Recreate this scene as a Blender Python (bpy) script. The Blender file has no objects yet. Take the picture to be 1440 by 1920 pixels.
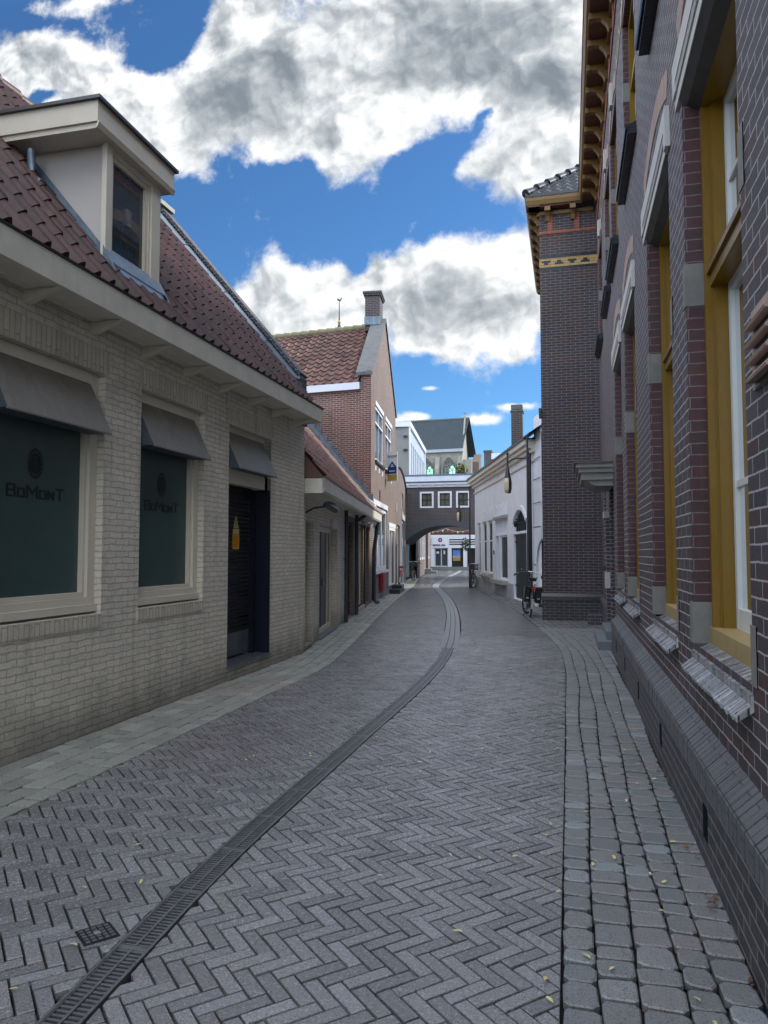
import bpy, bmesh, math, random
from mathutils import Vector, Matrix
R=math.radians; PI=math.pi
random.seed(7)
S=bpy.context.scene
# ------------------------------------------------------------------ camera
cd=bpy.data.cameras.new('camera'); cam=bpy.data.objects.new('camera',cd); S.collection.objects.link(cam)
cam.location=(0,0,1.55); cam.rotation_euler=(R(90+3.148),0,R(13.87))
cd.sensor_fit='HORIZONTAL'; cd.sensor_width=36; cd.lens=35.0; cd.clip_start=.05; cd.clip_end=3000
S.camera=cam
# ------------------------------------------------------------------ exposure, sun, sky
S.view_settings.view_transform='Standard'; S.view_settings.look='None'
S.view_settings.exposure=1.35; S.view_settings.gamma=1.0
SUN_EL,SUN_AZ=R(36),R(50)          # ahead and to the right, behind the tall brick building
sd=Vector((math.sin(SUN_AZ)*math.cos(SUN_EL),math.cos(SUN_AZ)*math.cos(SUN_EL),math.sin(SUN_EL)))
sl=bpy.data.lights.new('sun','SUN'); sl.energy=2.0; sl.angle=R(6.0); sl.color=(1,.95,.87)
so=bpy.data.objects.new('sun',sl); S.collection.objects.link(so); so.rotation_euler=(-sd).to_track_quat('-Z','Y').to_euler()
W=bpy.data.worlds.new('World'); S.world=W; W.use_nodes=True
class NT:
    def __init__(s,nt): s.t=nt; s.n=nt.nodes; s.l=nt.links
    def node(s,t,**k):
        n=s.n.new(t)
        for a,b in k.items():
            if a.startswith('i_'):
                key=a[2:]; key=int(key) if key.isdigit() else key.replace('_',' ')
                s.set(n.inputs[key],b)
            else: setattr(n,a,b)
        return n
    def set(s,inp,b):
        if isinstance(b,bpy.types.NodeSocket): s.l.new(b,inp)
        else: inp.default_value=b
    def m(s,op,a,b=0.0,c=None,clamp=False):
        n=s.n.new('ShaderNodeMath'); n.operation=op; n.use_clamp=clamp
        s.set(n.inputs[0],a); s.set(n.inputs[1],b)
        if c is not None: s.set(n.inputs[2],c)
        return n.outputs[0]
    def vm(s,op,a,b=(0,0,0)):
        n=s.n.new('ShaderNodeVectorMath'); n.operation=op
        s.set(n.inputs[0],a)
        if op!='LENGTH': s.set(n.inputs[1],b)
        return n.outputs['Value'] if op in('LENGTH','DOT_PRODUCT') else n.outputs[0]
    def mix(s,f,a,b,t='MIX'):
        n=s.n.new('ShaderNodeMix'); n.data_type='RGBA'; n.blend_type=t; n.clamp_factor=True
        s.set(n.inputs[0],f); s.set(n.inputs[6],a); s.set(n.inputs[7],b); return n.outputs[2]
    def ramp(s,f,stops,interp='LINEAR'):
        n=s.n.new('ShaderNodeValToRGB'); n.color_ramp.interpolation=interp
        e=n.color_ramp.elements
        while len(e)<len(stops): e.new(.5)
        for i,(p,c) in enumerate(stops): e[i].position=p; e[i].color=(*c,1) if len(c)==3 else c
        s.set(n.inputs[0],f); return n.outputs[0]
    def noise(s,v,sc,det=4,ro=.5,dist=0.0,col=False):
        n=s.n.new('ShaderNodeTexNoise'); s.set(n.inputs['Vector'],v); s.set(n.inputs['Scale'],sc)
        n.inputs['Detail'].default_value=det; n.inputs['Roughness'].default_value=ro; n.inputs['Distortion'].default_value=dist
        return n.outputs['Color' if col else 'Fac']
    def sm(s,v,a,b,c=0.0,d=1.0):
        n=s.n.new('ShaderNodeMapRange'); n.interpolation_type='SMOOTHSTEP'
        s.set(n.inputs[0],v); n.inputs[1].default_value=a; n.inputs[2].default_value=b; n.inputs[3].default_value=c; n.inputs[4].default_value=d
        return n.outputs[0]
# clouds: soft banks at fixed compass directions (x/y and z/y of the view direction), broken up by fractal noise
BANKS=[(-0.852,0.804,0.11,0.054,1),(-0.741,0.751,0.114,0.066,1),(-0.626,0.677,0.095,0.069,1),(-0.571,0.632,0.053,0.051,0.7),(-0.744,0.875,0.077,0.02,0.7),(-0.859,0.706,0.06,0.045,0.6),(-0.502,0.789,0.082,0.076,1),(-0.407,0.723,0.123,0.082,1),(-0.466,0.658,0.093,0.05,0.9),(-0.324,0.654,0.103,0.072,1),(-0.307,0.564,0.048,0.04,0.75),(-0.228,0.609,0.057,0.039,0.9),(-0.268,0.725,0.116,0.072,1),(-0.389,0.599,0.057,0.036,0.6),(-0.107,0.729,0.156,0.085,1.2),(-0.014,0.653,0.089,0.097,1.2),(-0.078,0.633,0.078,0.053,0.9),(-0.044,0.531,0.063,0.056,1),(0.013,0.553,0.054,0.059,0.9),(-0.123,0.548,0.033,0.03,0.7),(-0.197,0.76,0.083,0.047,1),(-0.404,0.385,0.061,0.044,0.9),(-0.338,0.395,0.056,0.035,0.9),(-0.454,0.35,0.05,0.036,0.8),(-0.322,0.34,0.086,0.039,0.9),(-0.259,0.396,0.031,0.046,0.6),(-0.37,0.328,0.072,0.035,0.8),(-0.183,0.389,0.066,0.045,1),(-0.109,0.397,0.061,0.045,1),(-0.066,0.408,0.039,0.037,0.9),(-0.168,0.328,0.08,0.052,1.1),(-0.11,0.316,0.078,0.041,1),(-0.053,0.333,0.042,0.044,0.9),(-0.067,0.273,0.035,0.018,0.6),(-0.213,0.294,0.038,0.019,0.5),(-0.182,0.226,0.016,0.005,0.75),(-0.2,0.187,0.025,0.008,0.8),(-0.112,0.179,0.032,0.01,0.9),(-0.067,0.195,0.029,0.006,0.8),(-0.229,0.175,0.03,0.007,0.6)]
GAPS=[(-0.61, 0.777, 0.05, 0.039, 1.5), (-0.823, 0.732, 0.03, 0.014, 1.1), (-0.57, 0.835, 0.027, 0.034, 1.3), (-0.138, 0.565, 0.055, 0.023, 0.9), (-0.104, 0.603, 0.02, 0.017, 0.8), (-0.303, 0.497, 0.047, 0.024, 0.5), (-0.372, 0.549, 0.049, 0.024, 0.4), (-0.833, 0.864, 0.04, 0.013, 0.8), (-0.291, 0.422, 0.016, 0.023, 0.6)]
CORES=[(-0.483, 0.678, 0.081, 0.058, 1.0), (-0.407, 0.732, 0.058, 0.049, 0.7), (-0.511, 0.79, 0.044, 0.042, 0.45), (-0.26, 0.692, 0.055, 0.028, 0.45), (-0.107, 0.721, 0.122, 0.065, 1.0), (-0.028, 0.618, 0.069, 0.075, 0.8), (-0.161, 0.357, 0.058, 0.036, 1.1), (-0.11, 0.316, 0.043, 0.022, 0.6), (-0.338, 0.345, 0.056, 0.017, 0.35), (-0.74, 0.702, 0.067, 0.026, 0.3), (-0.065, 0.548, 0.035, 0.022, 0.35), (-0.339, 0.6, 0.04, 0.02, 0.4)]
def build_world():
    q=NT(W.node_tree); q.n.clear()
    tc=q.node('ShaderNodeTexCoord').outputs['Generated']
    sp=q.node('ShaderNodeSeparateXYZ'); q.l.new(tc,sp.inputs[0]); x,y,z=sp.outputs
    ys=q.m('MAXIMUM',y,.06)
    u=q.m('DIVIDE',x,ys); v=q.m('DIVIDE',z,ys)
    cb=q.node('ShaderNodeCombineXYZ'); q.l.new(u,cb.inputs[0]); q.l.new(v,cb.inputs[1]); uv=cb.outputs[0]
    w=q.noise(uv,7.0,5,.55,col=True)
    w=q.vm('SUBTRACT',w,(.5,.5,.5)); w=q.vm('MULTIPLY',w,(.085,.07,0)); uvw=q.vm('ADD',uv,w)
    acc=None
    for (a,b,ra,rb,wt) in BANKS:
        d=q.vm('SUBTRACT',uvw if rb>.012 else uv,(a,b,0)); d=q.vm('MULTIPLY',d,(1/ra,1/rb,0)); r=q.vm('DOT_PRODUCT',d,d)
        e=q.m('MULTIPLY',q.m('EXPONENT',q.m('MULTIPLY',r,-1.15)),wt)
        acc=e if acc is None else q.m('ADD',acc,e)
    acc=q.m('MINIMUM',acc,1.35)
    def field(L):
        f=None
        for (a,b,ra,rb,wt) in L:
            d=q.vm('MULTIPLY',q.vm('SUBTRACT',uvw,(a,b,0)),(1/ra,1/rb,0)); e=q.m('MULTIPLY',q.m('EXPONENT',q.m('MULTIPLY',q.vm('DOT_PRODUCT',d,d),-1.15)),wt)
            f=e if f is None else q.m('ADD',f,e)
        return f
    acc=q.m('SUBTRACT',acc,field(GAPS)); cores=field(CORES)
    n1=q.noise(uv,10,9,.6,.1)
    nn=q.m('MULTIPLY',q.m('SUBTRACT',n1,.5),2.3)
    ahead=q.m('ADD',q.m('ADD',acc,nn),.10)
    # the rest of the sky dome: fair-weather cumulus of the same kind
    zz=q.m('ADD',q.m('MAXIMUM',z,0),.25)
    cb2=q.node('ShaderNodeCombineXYZ'); q.l.new(q.m('DIVIDE',x,zz),cb2.inputs[0]); q.l.new(q.m('DIVIDE',y,zz),cb2.inputs[1])
    g=q.noise(cb2.outputs[0],1.3,8,.55); rest=q.m('MULTIPLY',q.m('SUBTRACT',g,.36),4.2)
    k=q.m('MULTIPLY',q.sm(v,.88,1.1,1,0),q.sm(y,.12,.25))
    k=q.m('MULTIPLY',k,q.sm(q.m('ABSOLUTE',u),1.0,1.3,1,0))
    dens=q.m('ADD',q.m('MULTIPLY',ahead,k),q.m('MULTIPLY',rest,q.m('SUBTRACT',1.0,k)))
    fine=q.noise(uvw,60,4,.65)
    mask=q.sm(q.m('ADD',dens,q.m('MULTIPLY',q.m('SUBTRACT',fine,.5),.35)),.24,.80)
    # billows shaded by comparing the noise with itself a step towards the sun
    def relief(sc,dx,dy,de,ro): return q.m('SUBTRACT',q.noise(uvw,sc,de,ro),q.noise(q.vm('ADD',uvw,(dx,dy,0)),sc,de,ro))
    rel=q.m('ADD',q.m('MULTIPLY',relief(7,.018,.028,6,.50),2.5),q.m('MULTIPLY',relief(28,.005,.008,4,.5),.7))
    n3=q.noise(uvw,5,3,.45)
    core=q.m('ADD',q.m('MULTIPLY',cores,k),q.m('MULTIPLY',q.sm(dens,.6,1.5,0,.5),q.m('SUBTRACT',1.0,k)))
    t=q.m('ADD',q.m('MULTIPLY',core,.64),q.m('MULTIPLY',q.m('SUBTRACT',n3,.5),.8)); t=q.m('SUBTRACT',t,rel); t=q.m('ADD',t,q.m('ADD',.10,q.m('MULTIPLY',q.sm(dens,.5,1.3),.10)))
    front=q.ramp(t,[(.0,(1.0,1.0,1.0)),(.20,(.86,.88,.89)),(.42,(.54,.58,.61)),(.72,(.33,.37,.41)),(1.0,(.20,.24,.28))],'B_SPLINE')
    sky=q.node('ShaderNodeTexSky',sky_type='NISHITA',sun_disc=False,sun_elevation=SUN_EL,sun_rotation=SUN_AZ,air_density=1.0,dust_density=.3,ozone_density=2.0)
    blue=q.mix(1.0,sky.outputs[0],(SKYMUL[0],SKYMUL[1],SKYMUL[2],1),'MULTIPLY')
    # clouds behind the camera get extra brightness, added to light the shaded street
    lit=q.sm(q.m('MULTIPLY',y,-1.0),-.15,.6,1.0,REAR_GAIN)
    cl=q.mix(1.0,front,q.node('ShaderNodeCombineXYZ',i_0=lit,i_1=lit,i_2=lit).outputs[0],'MULTIPLY')
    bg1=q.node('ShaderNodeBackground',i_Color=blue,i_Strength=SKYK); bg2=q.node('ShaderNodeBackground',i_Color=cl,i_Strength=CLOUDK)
    # sky in view is dimmed; the unseen rest stays brighter to light the street
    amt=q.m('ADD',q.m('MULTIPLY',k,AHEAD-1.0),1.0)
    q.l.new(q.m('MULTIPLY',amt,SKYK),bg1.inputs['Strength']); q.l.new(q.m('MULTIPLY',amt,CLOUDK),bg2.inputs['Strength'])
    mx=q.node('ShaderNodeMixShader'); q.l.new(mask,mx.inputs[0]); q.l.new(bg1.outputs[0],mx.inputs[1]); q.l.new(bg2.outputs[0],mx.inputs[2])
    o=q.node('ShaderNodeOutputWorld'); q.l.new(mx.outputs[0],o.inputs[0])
SKYMUL=(.48,.84,1.16); SKYK=.11; CLOUDK=1.0; REAR_GAIN=1.75; AHEAD=.44
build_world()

# ------------------------------------------------------------------ materials
def mat(name,col,rough=.6,metal=0.0,spec=.5,var=.12,vs=6.0,bump=0.0,bs=60.0,stain=0.0,emit=0.0,streak=0.0,attr=0.0,grain=0.0):
    m=bpy.data.materials.new(name); m.use_nodes=True; q=NT(m.node_tree); q.n.clear()
    g=q.node('ShaderNodeNewGeometry').outputs['Position']
    c=(*col,1)
    out=c
    if var: 
        n=q.noise(g,vs,5,.6)
        f=q.m('ADD',q.m('MULTIPLY',q.m('SUBTRACT',n,.5),var*3),1.0)
        out=q.mix(1.0,out,q.node('ShaderNodeCombineXYZ',i_0=f,i_1=f,i_2=f).outputs[0],'MULTIPLY')
    if grain:
        n=q.noise(g,140,3,.7); f=q.m('ADD',q.m('MULTIPLY',q.m('SUBTRACT',n,.5),grain*3),1.0)
        out=q.mix(1.0,out,q.node('ShaderNodeCombineXYZ',i_0=f,i_1=f,i_2=f).outputs[0],'MULTIPLY')
    if attr:
        a=q.node('ShaderNodeAttribute',attribute_name='rnd').outputs['Fac']
        f=q.m('ADD',q.m('MULTIPLY',q.m('SUBTRACT',a,.5),attr*2),1.0)
        out=q.mix(1.0,out,q.node('ShaderNodeCombineXYZ',i_0=f,i_1=f,i_2=f).outputs[0],'MULTIPLY')
    if streak:
        vv=q.vm('MULTIPLY',g,(9,9,.7)); n=q.noise(vv,1.6,5,.65)
        out=q.mix(q.m('MULTIPLY',q.sm(n,.48,.75),streak),out,(.45,.45,.44,1))
    if stain:
        n=q.noise(g,1.1,6,.7); out=q.mix(q.m('MULTIPLY',q.sm(n,.5,.75),stain),out,(.03,.03,.028,1))
    rn=q.noise(g,20,3); rg=q.m('ADD',q.m('MULTIPLY',q.m('SUBTRACT',rn,.5),.25),rough,clamp=True)
    b=q.node('ShaderNodeBsdfPrincipled'); q.set(b.inputs['Base Color'],out); q.set(b.inputs['Roughness'],rg)
    b.inputs['Metallic'].default_value=metal; b.inputs['Specular IOR Level'].default_value=spec
    if emit: q.set(b.inputs['Emission Color'],c); b.inputs['Emission Strength'].default_value=emit
    if bump:
        n=q.noise(g,bs,5,.6); bp=q.node('ShaderNodeBump',i_Strength=bump,i_Distance=.01,i_Height=n); q.l.new(bp.outputs[0],b.inputs['Normal'])
    o=q.node('ShaderNodeOutputMaterial'); q.l.new(b.outputs[0],o.inputs[0]); return m
def brick(name,c1,c2,mo,bw=.21,bh=.062,ms=.008,rough=.75,bump=.6,bd=.008,wob=.004,tone=.25,c3=None,p3=.25,soot=0.0,gloss=None,big=.15,vert=False,rise=.0):
    m=bpy.data.materials.new(name); m.use_nodes=True; q=NT(m.node_tree); q.n.clear()
    uv=q.node('ShaderNodeUVMap',uv_map='UVMap').outputs[0]
    g=q.node('ShaderNodeNewGeometry').outputs['Position']
    if vert:
        s=q.node('ShaderNodeSeparateXYZ'); q.l.new(uv,s.inputs[0]); cb=q.node('ShaderNodeCombineXYZ'); q.l.new(s.outputs[1],cb.inputs[0]); q.l.new(s.outputs[0],cb.inputs[1]); uv=cb.outputs[0]
    w=q.vm('MULTIPLY',q.vm('SUBTRACT',q.noise(g,9,3,col=True),(.5,.5,.5)),(wob*2.2,wob*2.2,0)); 
    w2=q.vm('MULTIPLY',q.vm('SUBTRACT',q.noise(g,70,3,col=True),(.5,.5,.5)),(wob*1.2,wob*1.2,0))
    uvd=q.vm('ADD',q.vm('ADD',uv,w),w2)
    def bt(a,b_,off=0):
        n=q.node('ShaderNodeTexBrick'); q.l.new(uvd if not off else q.vm('ADD',uvd,(0,0,0)),n.inputs['Vector'])
        n.inputs['Color1'].default_value=(*a,1); n.inputs['Color2'].default_value=(*b_,1); n.inputs['Mortar'].default_value=(*mo,1)
        n.inputs['Scale'].default_value=1; n.inputs['Mortar Size'].default_value=ms; n.inputs['Mortar Smooth'].default_value=.25
        n.inputs['Brick Width'].default_value=bw; n.inputs['Row Height'].default_value=bh; n.offset=.5; n.squash=1; return n
    t=bt(c1,c2); col=t.outputs['Color']; fac=t.outputs['Fac']
    # a second random number for every brick
    r2=bt((0,0,0),(1,1,1)); s=q.node('ShaderNodeSeparateColor'); q.l.new(r2.outputs['Color'],s.inputs[0]); rv=s.outputs[0]
    if c3:
        pick=q.m('MULTIPLY',q.m('GREATER_THAN',q.m('FRACT',q.m('MULTIPLY',rv,7.31)),1-p3),q.m('SUBTRACT',1.0,fac)); col=q.mix(pick,col,(*c3,1))
    n=q.noise(g,26,5,.65); f=q.m('ADD',q.m('MULTIPLY',q.m('SUBTRACT',n,.5),tone*2),1.0)
    nb=q.noise(g,.9,5,.6); f=q.m('MULTIPLY',f,q.m('ADD',q.m('MULTIPLY',q.m('SUBTRACT',nb,.5),big*3),1.0))
    col=q.mix(1.0,col,q.node('ShaderNodeCombineXYZ',i_0=f,i_1=f,i_2=f).outputs[0],'MULTIPLY')
    vst=q.noise(q.vm('MULTIPLY',g,(5,5,.55)),1.3,5,.65); fs=q.sm(vst,.5,.78,1.0,.72); col=q.mix(1.0,col,q.node('ShaderNodeCombineXYZ',i_0=fs,i_1=fs,i_2=fs).outputs[0],'MULTIPLY')
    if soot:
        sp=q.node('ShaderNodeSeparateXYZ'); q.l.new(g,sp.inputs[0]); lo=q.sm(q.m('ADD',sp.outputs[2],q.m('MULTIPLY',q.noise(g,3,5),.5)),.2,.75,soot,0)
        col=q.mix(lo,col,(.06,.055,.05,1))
    b=q.node('ShaderNodeBsdfPrincipled'); q.set(b.inputs['Base Color'],col); q.set(b.inputs['Roughness'],q.m('ADD',q.m('MULTIPLY',fac,.15),q.m('ADD',rough-.1,q.m('MULTIPLY',n,.2)),clamp=True))
    b.inputs['Specular IOR Level'].default_value=gloss if gloss is not None else .4
    h=q.m('ADD',q.m('MULTIPLY',q.m('SUBTRACT',1.0,fac),1.0),q.m('MULTIPLY',q.noise(g,45,5,.65),.7)); h=q.m('ADD',h,q.m('MULTIPLY',rv,.35))
    bp=q.node('ShaderNodeBump',i_Strength=min(bump,1.0),i_Distance=bd,i_Height=h); q.l.new(bp.outputs[0],b.inputs['Normal'])
    o=q.node('ShaderNodeOutputMaterial'); q.l.new(b.outputs[0],o.inputs[0]); return m
def glassmat(name,col=(.02,.03,.035),rough=.04,var=.2):
    return mat(name,col,rough=rough,spec=.8,var=var,vs=1.5)
def seethrough(name,tint=(.9,.95,.95)):
    m=bpy.data.materials.new(name); m.use_nodes=True; q=NT(m.node_tree); q.n.clear()
    t=q.node('ShaderNodeBsdfTransparent',i_Color=(*tint,1)); gl=q.node('ShaderNodeBsdfGlossy',i_Roughness=.02)
    fr=q.node('ShaderNodeFresnel',i_IOR=1.5); mx=q.node('ShaderNodeMixShader'); q.l.new(q.m('ADD',fr.outputs[0],.03),mx.inputs[0]); q.l.new(t.outputs[0],mx.inputs[1]); q.l.new(gl.outputs[0],mx.inputs[2])
    o=q.node('ShaderNodeOutputMaterial'); q.l.new(mx.outputs[0],o.inputs[0]); return m
M={}
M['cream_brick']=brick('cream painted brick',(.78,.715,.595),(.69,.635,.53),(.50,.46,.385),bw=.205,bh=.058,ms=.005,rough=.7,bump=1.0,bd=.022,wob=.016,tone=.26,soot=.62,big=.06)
M['cream_upright']=brick('cream painted soldier course',(.70,.64,.52),(.60,.55,.45),(.46,.42,.35),bw=.4,bh=.058,ms=.006,rough=.7,bump=1.0,bd=.018,wob=.008,tone=.2,vert=True)
M['brown_brick']=brick('brown annex brick',(.17,.12,.085),(.12,.085,.065),(.26,.24,.21),bh=.062,tone=.2)
M['purple_brick']=brick('purple brown brick',(.080,.062,.070),(.050,.042,.052),(.42,.40,.40),bw=.215,bh=.072,ms=.005,rough=.62,bump=.75,wob=.005,tone=.3,c3=(.075,.040,.040),p3=.2,big=.2,gloss=.5)
M['dark_brick']=brick('dark plinth brick',(.055,.050,.060),(.035,.034,.042),(.20,.195,.19),bw=.215,bh=.072,ms=.0065,rough=.55,bump=.75,wob=.004,tone=.35,big=.25,gloss=.5)
M['reveal_brick']=brick('dark red reveal brick',(.085,.034,.034),(.06,.030,.032),(.16,.14,.14),bw=.3,bh=.072,ms=.004,rough=.5,bump=.4,tone=.25)
M['tower_brick']=brick('tower brick',(.066,.048,.054),(.046,.038,.046),(.19,.175,.175),bw=.22,bh=.066,ms=.007,rough=.7,bump=.4,tone=.25,c3=(.072,.043,.038),p3=.2,big=.25)
M['tower_base_brick']=brick('black tower base brick',(.04,.038,.042),(.028,.028,.032),(.14,.135,.13),bw=.22,bh=.066,ms=.007,rough=.5,bump=.4,tone=.2)
M['red_trim']=brick('red trim brick',(.33,.085,.045),(.26,.07,.04),(.30,.22,.18),bw=.22,bh=.066,ms=.006,rough=.7,bump=.3,tone=.15)
M['red_brick']=brick('red house brick',(.18,.065,.05),(.11,.048,.043),(.34,.27,.24),bw=.22,bh=.066,ms=.011,rough=.8,bump=.4,tone=.2,c3=(.09,.055,.055),p3=.25,big=.2)
M['gable_brick']=brick('orange brown gable brick',(.15,.092,.075),(.105,.07,.06),(.32,.27,.23),bw=.22,bh=.066,ms=.009,rough=.8,bump=.4,tone=.2,big=.15)
M['bridge_brick']=brick('bridge brick',(.06,.048,.052),(.04,.036,.042),(.13,.12,.12),bw=.22,bh=.075,ms=.012,rough=.6,bump=.3,tone=.2)
M['old_brick']=brick('old brown brick',(.15,.10,.08),(.10,.07,.06),(.22,.19,.17),bw=.22,bh=.066,ms=.01,tone=.25)
M['cap_brick']=brick('grey engineering brick cap',(.115,.115,.12),(.085,.088,.095),(.05,.05,.05),bw=.3,bh=.075,ms=.0045,rough=.42,bump=.5,tone=.25,vert=True,gloss=.6)
M['sill_brick']=brick('weathered glazed sill brick',(.52,.52,.53),(.20,.205,.22),(.012,.012,.012),bw=.5,bh=.04,ms=.005,rough=.2,bump=.6,wob=.004,tone=.7,vert=True,gloss=.9)
M['pink_arch']=brick('pink arch brick',(.42,.30,.25),(.36,.25,.21),(.3,.27,.25),bw=.4,bh=.06,ms=.006,rough=.8,bump=.4,vert=True)
M['yellow_brick']=brick('yellow glazed brick',(.50,.33,.12),(.44,.28,.10),(.2,.15,.08),bw=.22,bh=.066,ms=.006,rough=.4,bump=.2,tone=.1)
M['cream_paint']=mat('cream paint',(.66,.60,.49),.45,var=.07,vs=3,bump=.08,bs=30,grain=.03)
M['cream_dirty']=mat('weathered cream gutter',(.66,.62,.53),.5,var=.14,vs=4,streak=.25,bump=.1)
M['cheek_paint']=mat('dormer cladding paint',(.50,.46,.42),.6,var=.05,vs=2)
M['tile_red']=mat('dark red roof tile',(.046,.016,.014),.50,spec=.3,var=.25,vs=9,attr=.35,bump=.25,bs=50)
M['tile_annex']=mat('brown red roof tile',(.15,.070,.052),.55,var=.25,vs=9,attr=.4,bump=.25,bs=50)
M['tile_orange']=mat('mottled red roof tile',(.115,.058,.046),.65,var=.3,vs=5,attr=.35,bump=.25,bs=50)
M['tile_black']=mat('black glazed roof tile',(.014,.017,.019),.32,var=.1,attr=.3,spec=.8)
M['slate']=mat('dark slate roof',(.010,.024,.036),.6,var=.3,vs=.8,stain=.2,streak=.2)
M['slate_grey']=mat('grey slate roof',(.075,.08,.085),.55,var=.3,vs=6,bump=.4,bs=12)
M['lead']=mat('blue grey lead',(.14,.185,.235),.42,metal=.35,var=.35,vs=7,streak=.3,bump=.2,bs=25)
M['lip']=mat('dark gutter lip',(.07,.07,.07),.35,metal=.4)
M['awning']=mat('weathered grey awning metal',(.20,.18,.15),.5,metal=.0,var=.18,vs=3,streak=.16,bump=.05)
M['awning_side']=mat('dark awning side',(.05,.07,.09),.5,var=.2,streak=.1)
M['frost']=mat('frosted dark green glass',(.042,.085,.082),.34,var=.30,vs=.9,spec=.6)
M['letter_black']=mat('black lettering',(.008,.012,.014),.35,var=0)
M['glass']=glassmat('dark window glass')
M['glass_refl']=glassmat('blue grey window glass',(.03,.045,.06),.03)
M['glass_warm']=glassmat('olive reflecting glass',(.10,.11,.085),.08,.5)
M['clear']=seethrough('clear pane')
M['curtain']=mat('beige green curtain',(.34,.33,.22),.9,var=.1,vs=4)
M['shutter']=mat('midnight roller shutter',(.014,.015,.024),.38,metal=.2,var=.15)
M['navy']=mat('navy door lining',(.005,.007,.018),.4,var=.15)
M['steel']=mat('brushed steel threshold',(.16,.18,.20),.35,metal=.6,var=.25,streak=.2)
M['door_grey']=mat('dark slate grey door paint',(.035,.045,.055),.4,var=.12)
M['pipe']=mat('dark grey downpipe',(.045,.055,.07),.4,metal=.2,var=.15)
M['black']=mat('black satin',(.012,.012,.014),.4,var=.1)
M['rubber']=mat('black rubber',(.012,.012,.012),.75,var=.1)
M['white']=mat('white paint',(.72,.73,.75),.45,var=.05,grain=.02)
M['white_wall']=mat('white painted plaster',(.76,.79,.84),.75,var=.08,vs=2,bump=.15,bs=20,stain=.12)
M['grey_plinth']=mat('grey plaster plinth',(.32,.34,.36),.75,var=.15,vs=4,bump=.2,stain=.2)
M['white_cool']=mat('cool white trim',(.62,.66,.74),.4,var=.04)
M['stone']=mat('light natural stone',(.34,.335,.31),.7,var=.18,vs=8,bump=.25,bs=35,stain=.1)
M['jamb_stone']=mat('grimy jamb stone',(.20,.195,.18),.7,var=.2,vs=9,bump=.25,bs=35,stain=.45)
M['lintel_soffit']=mat('shade-darkened lintel underside',(.07,.068,.065),.7,var=.25)  # shade under the lintel put into a darker base colour
M['lintel']=mat('pale painted lintel stone',(.52,.51,.48),.6,var=.10,vs=5,bump=.12)
M['grey_stone']=mat('grey stone',(.15,.165,.18),.6,var=.2,vs=6,bump=.3)
M['arch_paint']=mat('dark grey arch paint',(.055,.065,.078),.55,var=.15)
M['hood']=mat('weathered olive grey hood paint',(.26,.25,.22),.55,var=.2,vs=5,stain=.4)
M['dim_glass']=mat('dim window glass',(.018,.024,.03),.35,spec=.15,var=.3)
M['bluestone']=mat('dark bluestone',(.012,.014,.02),.3,var=.2)
M['ochre']=mat('ochre paint',(.20,.112,.007),.33,var=.10,vs=5,stain=.12,bump=.06,bs=18)
M['ochre_dark']=mat('ochre cornice paint',(.20,.115,.03),.5,var=.15,stain=.2)
M['ochre_groove']=mat('ochre groove',(.07,.035,.008),.6)
M['ochre_pale']=mat('pale ochre sill paint',(.36,.27,.12),.5,var=.1)
M['soffit_brown']=mat('brown soffit boards',(.12,.05,.03),.6,var=.2)
M['sash_white']=mat('white sash paint',(.62,.66,.66),.35,var=.06)
M['terracotta']=mat('pinkish clay vent',(.40,.30,.26),.75,var=.15,bump=.2)
M['concrete']=mat('grey cement render',(.21,.215,.21),.85,var=.14,vs=1.5,bump=.15,stain=.2)
M['zinc']=mat('light grey parapet',(.36,.40,.46),.55,var=.15,vs=3,bump=.5,bs=9)
M['zinc_top']=mat('blue zinc capping',(.10,.17,.27),.4,metal=.2,var=.1)
M['church_stone']=mat('weathered church stone',(.27,.27,.235),.85,var=.3,vs=1.2,bump=.4,bs=3,stain=.35)
M['church_glass']=mat('dim leaded glass',(.07,.11,.12),.3,var=.3,vs=2)
M['church_glass_lit']=mat('leaded glass with daylight through the nave',(.32,.75,.52),.3,var=.2,vs=2,emit=.55)  # green glow stands in for daylight seen through the nave
M['verdigris']=mat('green grey ridge',(.13,.17,.13),.6)
M['red_paint']=mat('dark red enamel',(.22,.008,.018),.35,var=.08)
M['blue_door']=mat('pale blue door paint',(.16,.30,.42),.4,var=.1)
M['green_door']=mat('dark green door paint',(.022,.032,.034),.4,var=.15)
M['sign_white']=mat('white sign board',(.62,.64,.68),.4,var=.03)
M['sign_blue']=mat('royal blue sign paint',(.012,.03,.18),.4,var=.03)
M['sign_gold']=mat('mustard sign paint',(.42,.30,.05),.4,var=.03)
M['sign_orange']=mat('orange sticker',(.75,.33,.01),.4,var=.03)
M['sign_yellow']=mat('pale yellow sticker',(.62,.60,.25),.4,var=.03)
M['navy_ink']=mat('navy ink',(.02,.04,.09),.4,var=0)
M['brown_tile']=mat('brown shop cladding',(.075,.055,.045),.7,var=.3,vs=4)
M['poster_blue']=mat('blue poster sky',(.09,.22,.60),.4,var=.2,vs=2)
M['poster_mid']=mat('poster crowd tones',(.35,.28,.22),.4,var=.6,vs=14)
M['lamp_grey']=mat('anthracite lamp paint',(.04,.045,.05),.4,metal=.2,var=.1)
M['lamp_lens']=mat('cream lamp lens',(.62,.52,.33),.3,var=.05)
M['chrome']=mat('polished chrome',(.6,.6,.62),.15,metal=1,var=.05)
M['fender']=mat('silver mudguard',(.42,.44,.45),.3,metal=.5,var=.1)
M['reflector']=mat('red reflector',(.45,.01,.01),.25,var=0)
M['saddle']=mat('black saddle',(.015,.015,.016),.5,var=.1)
M['bag']=mat('black pannier fabric',(.018,.022,.028),.7,var=.3,vs=12,bump=.3)
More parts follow.
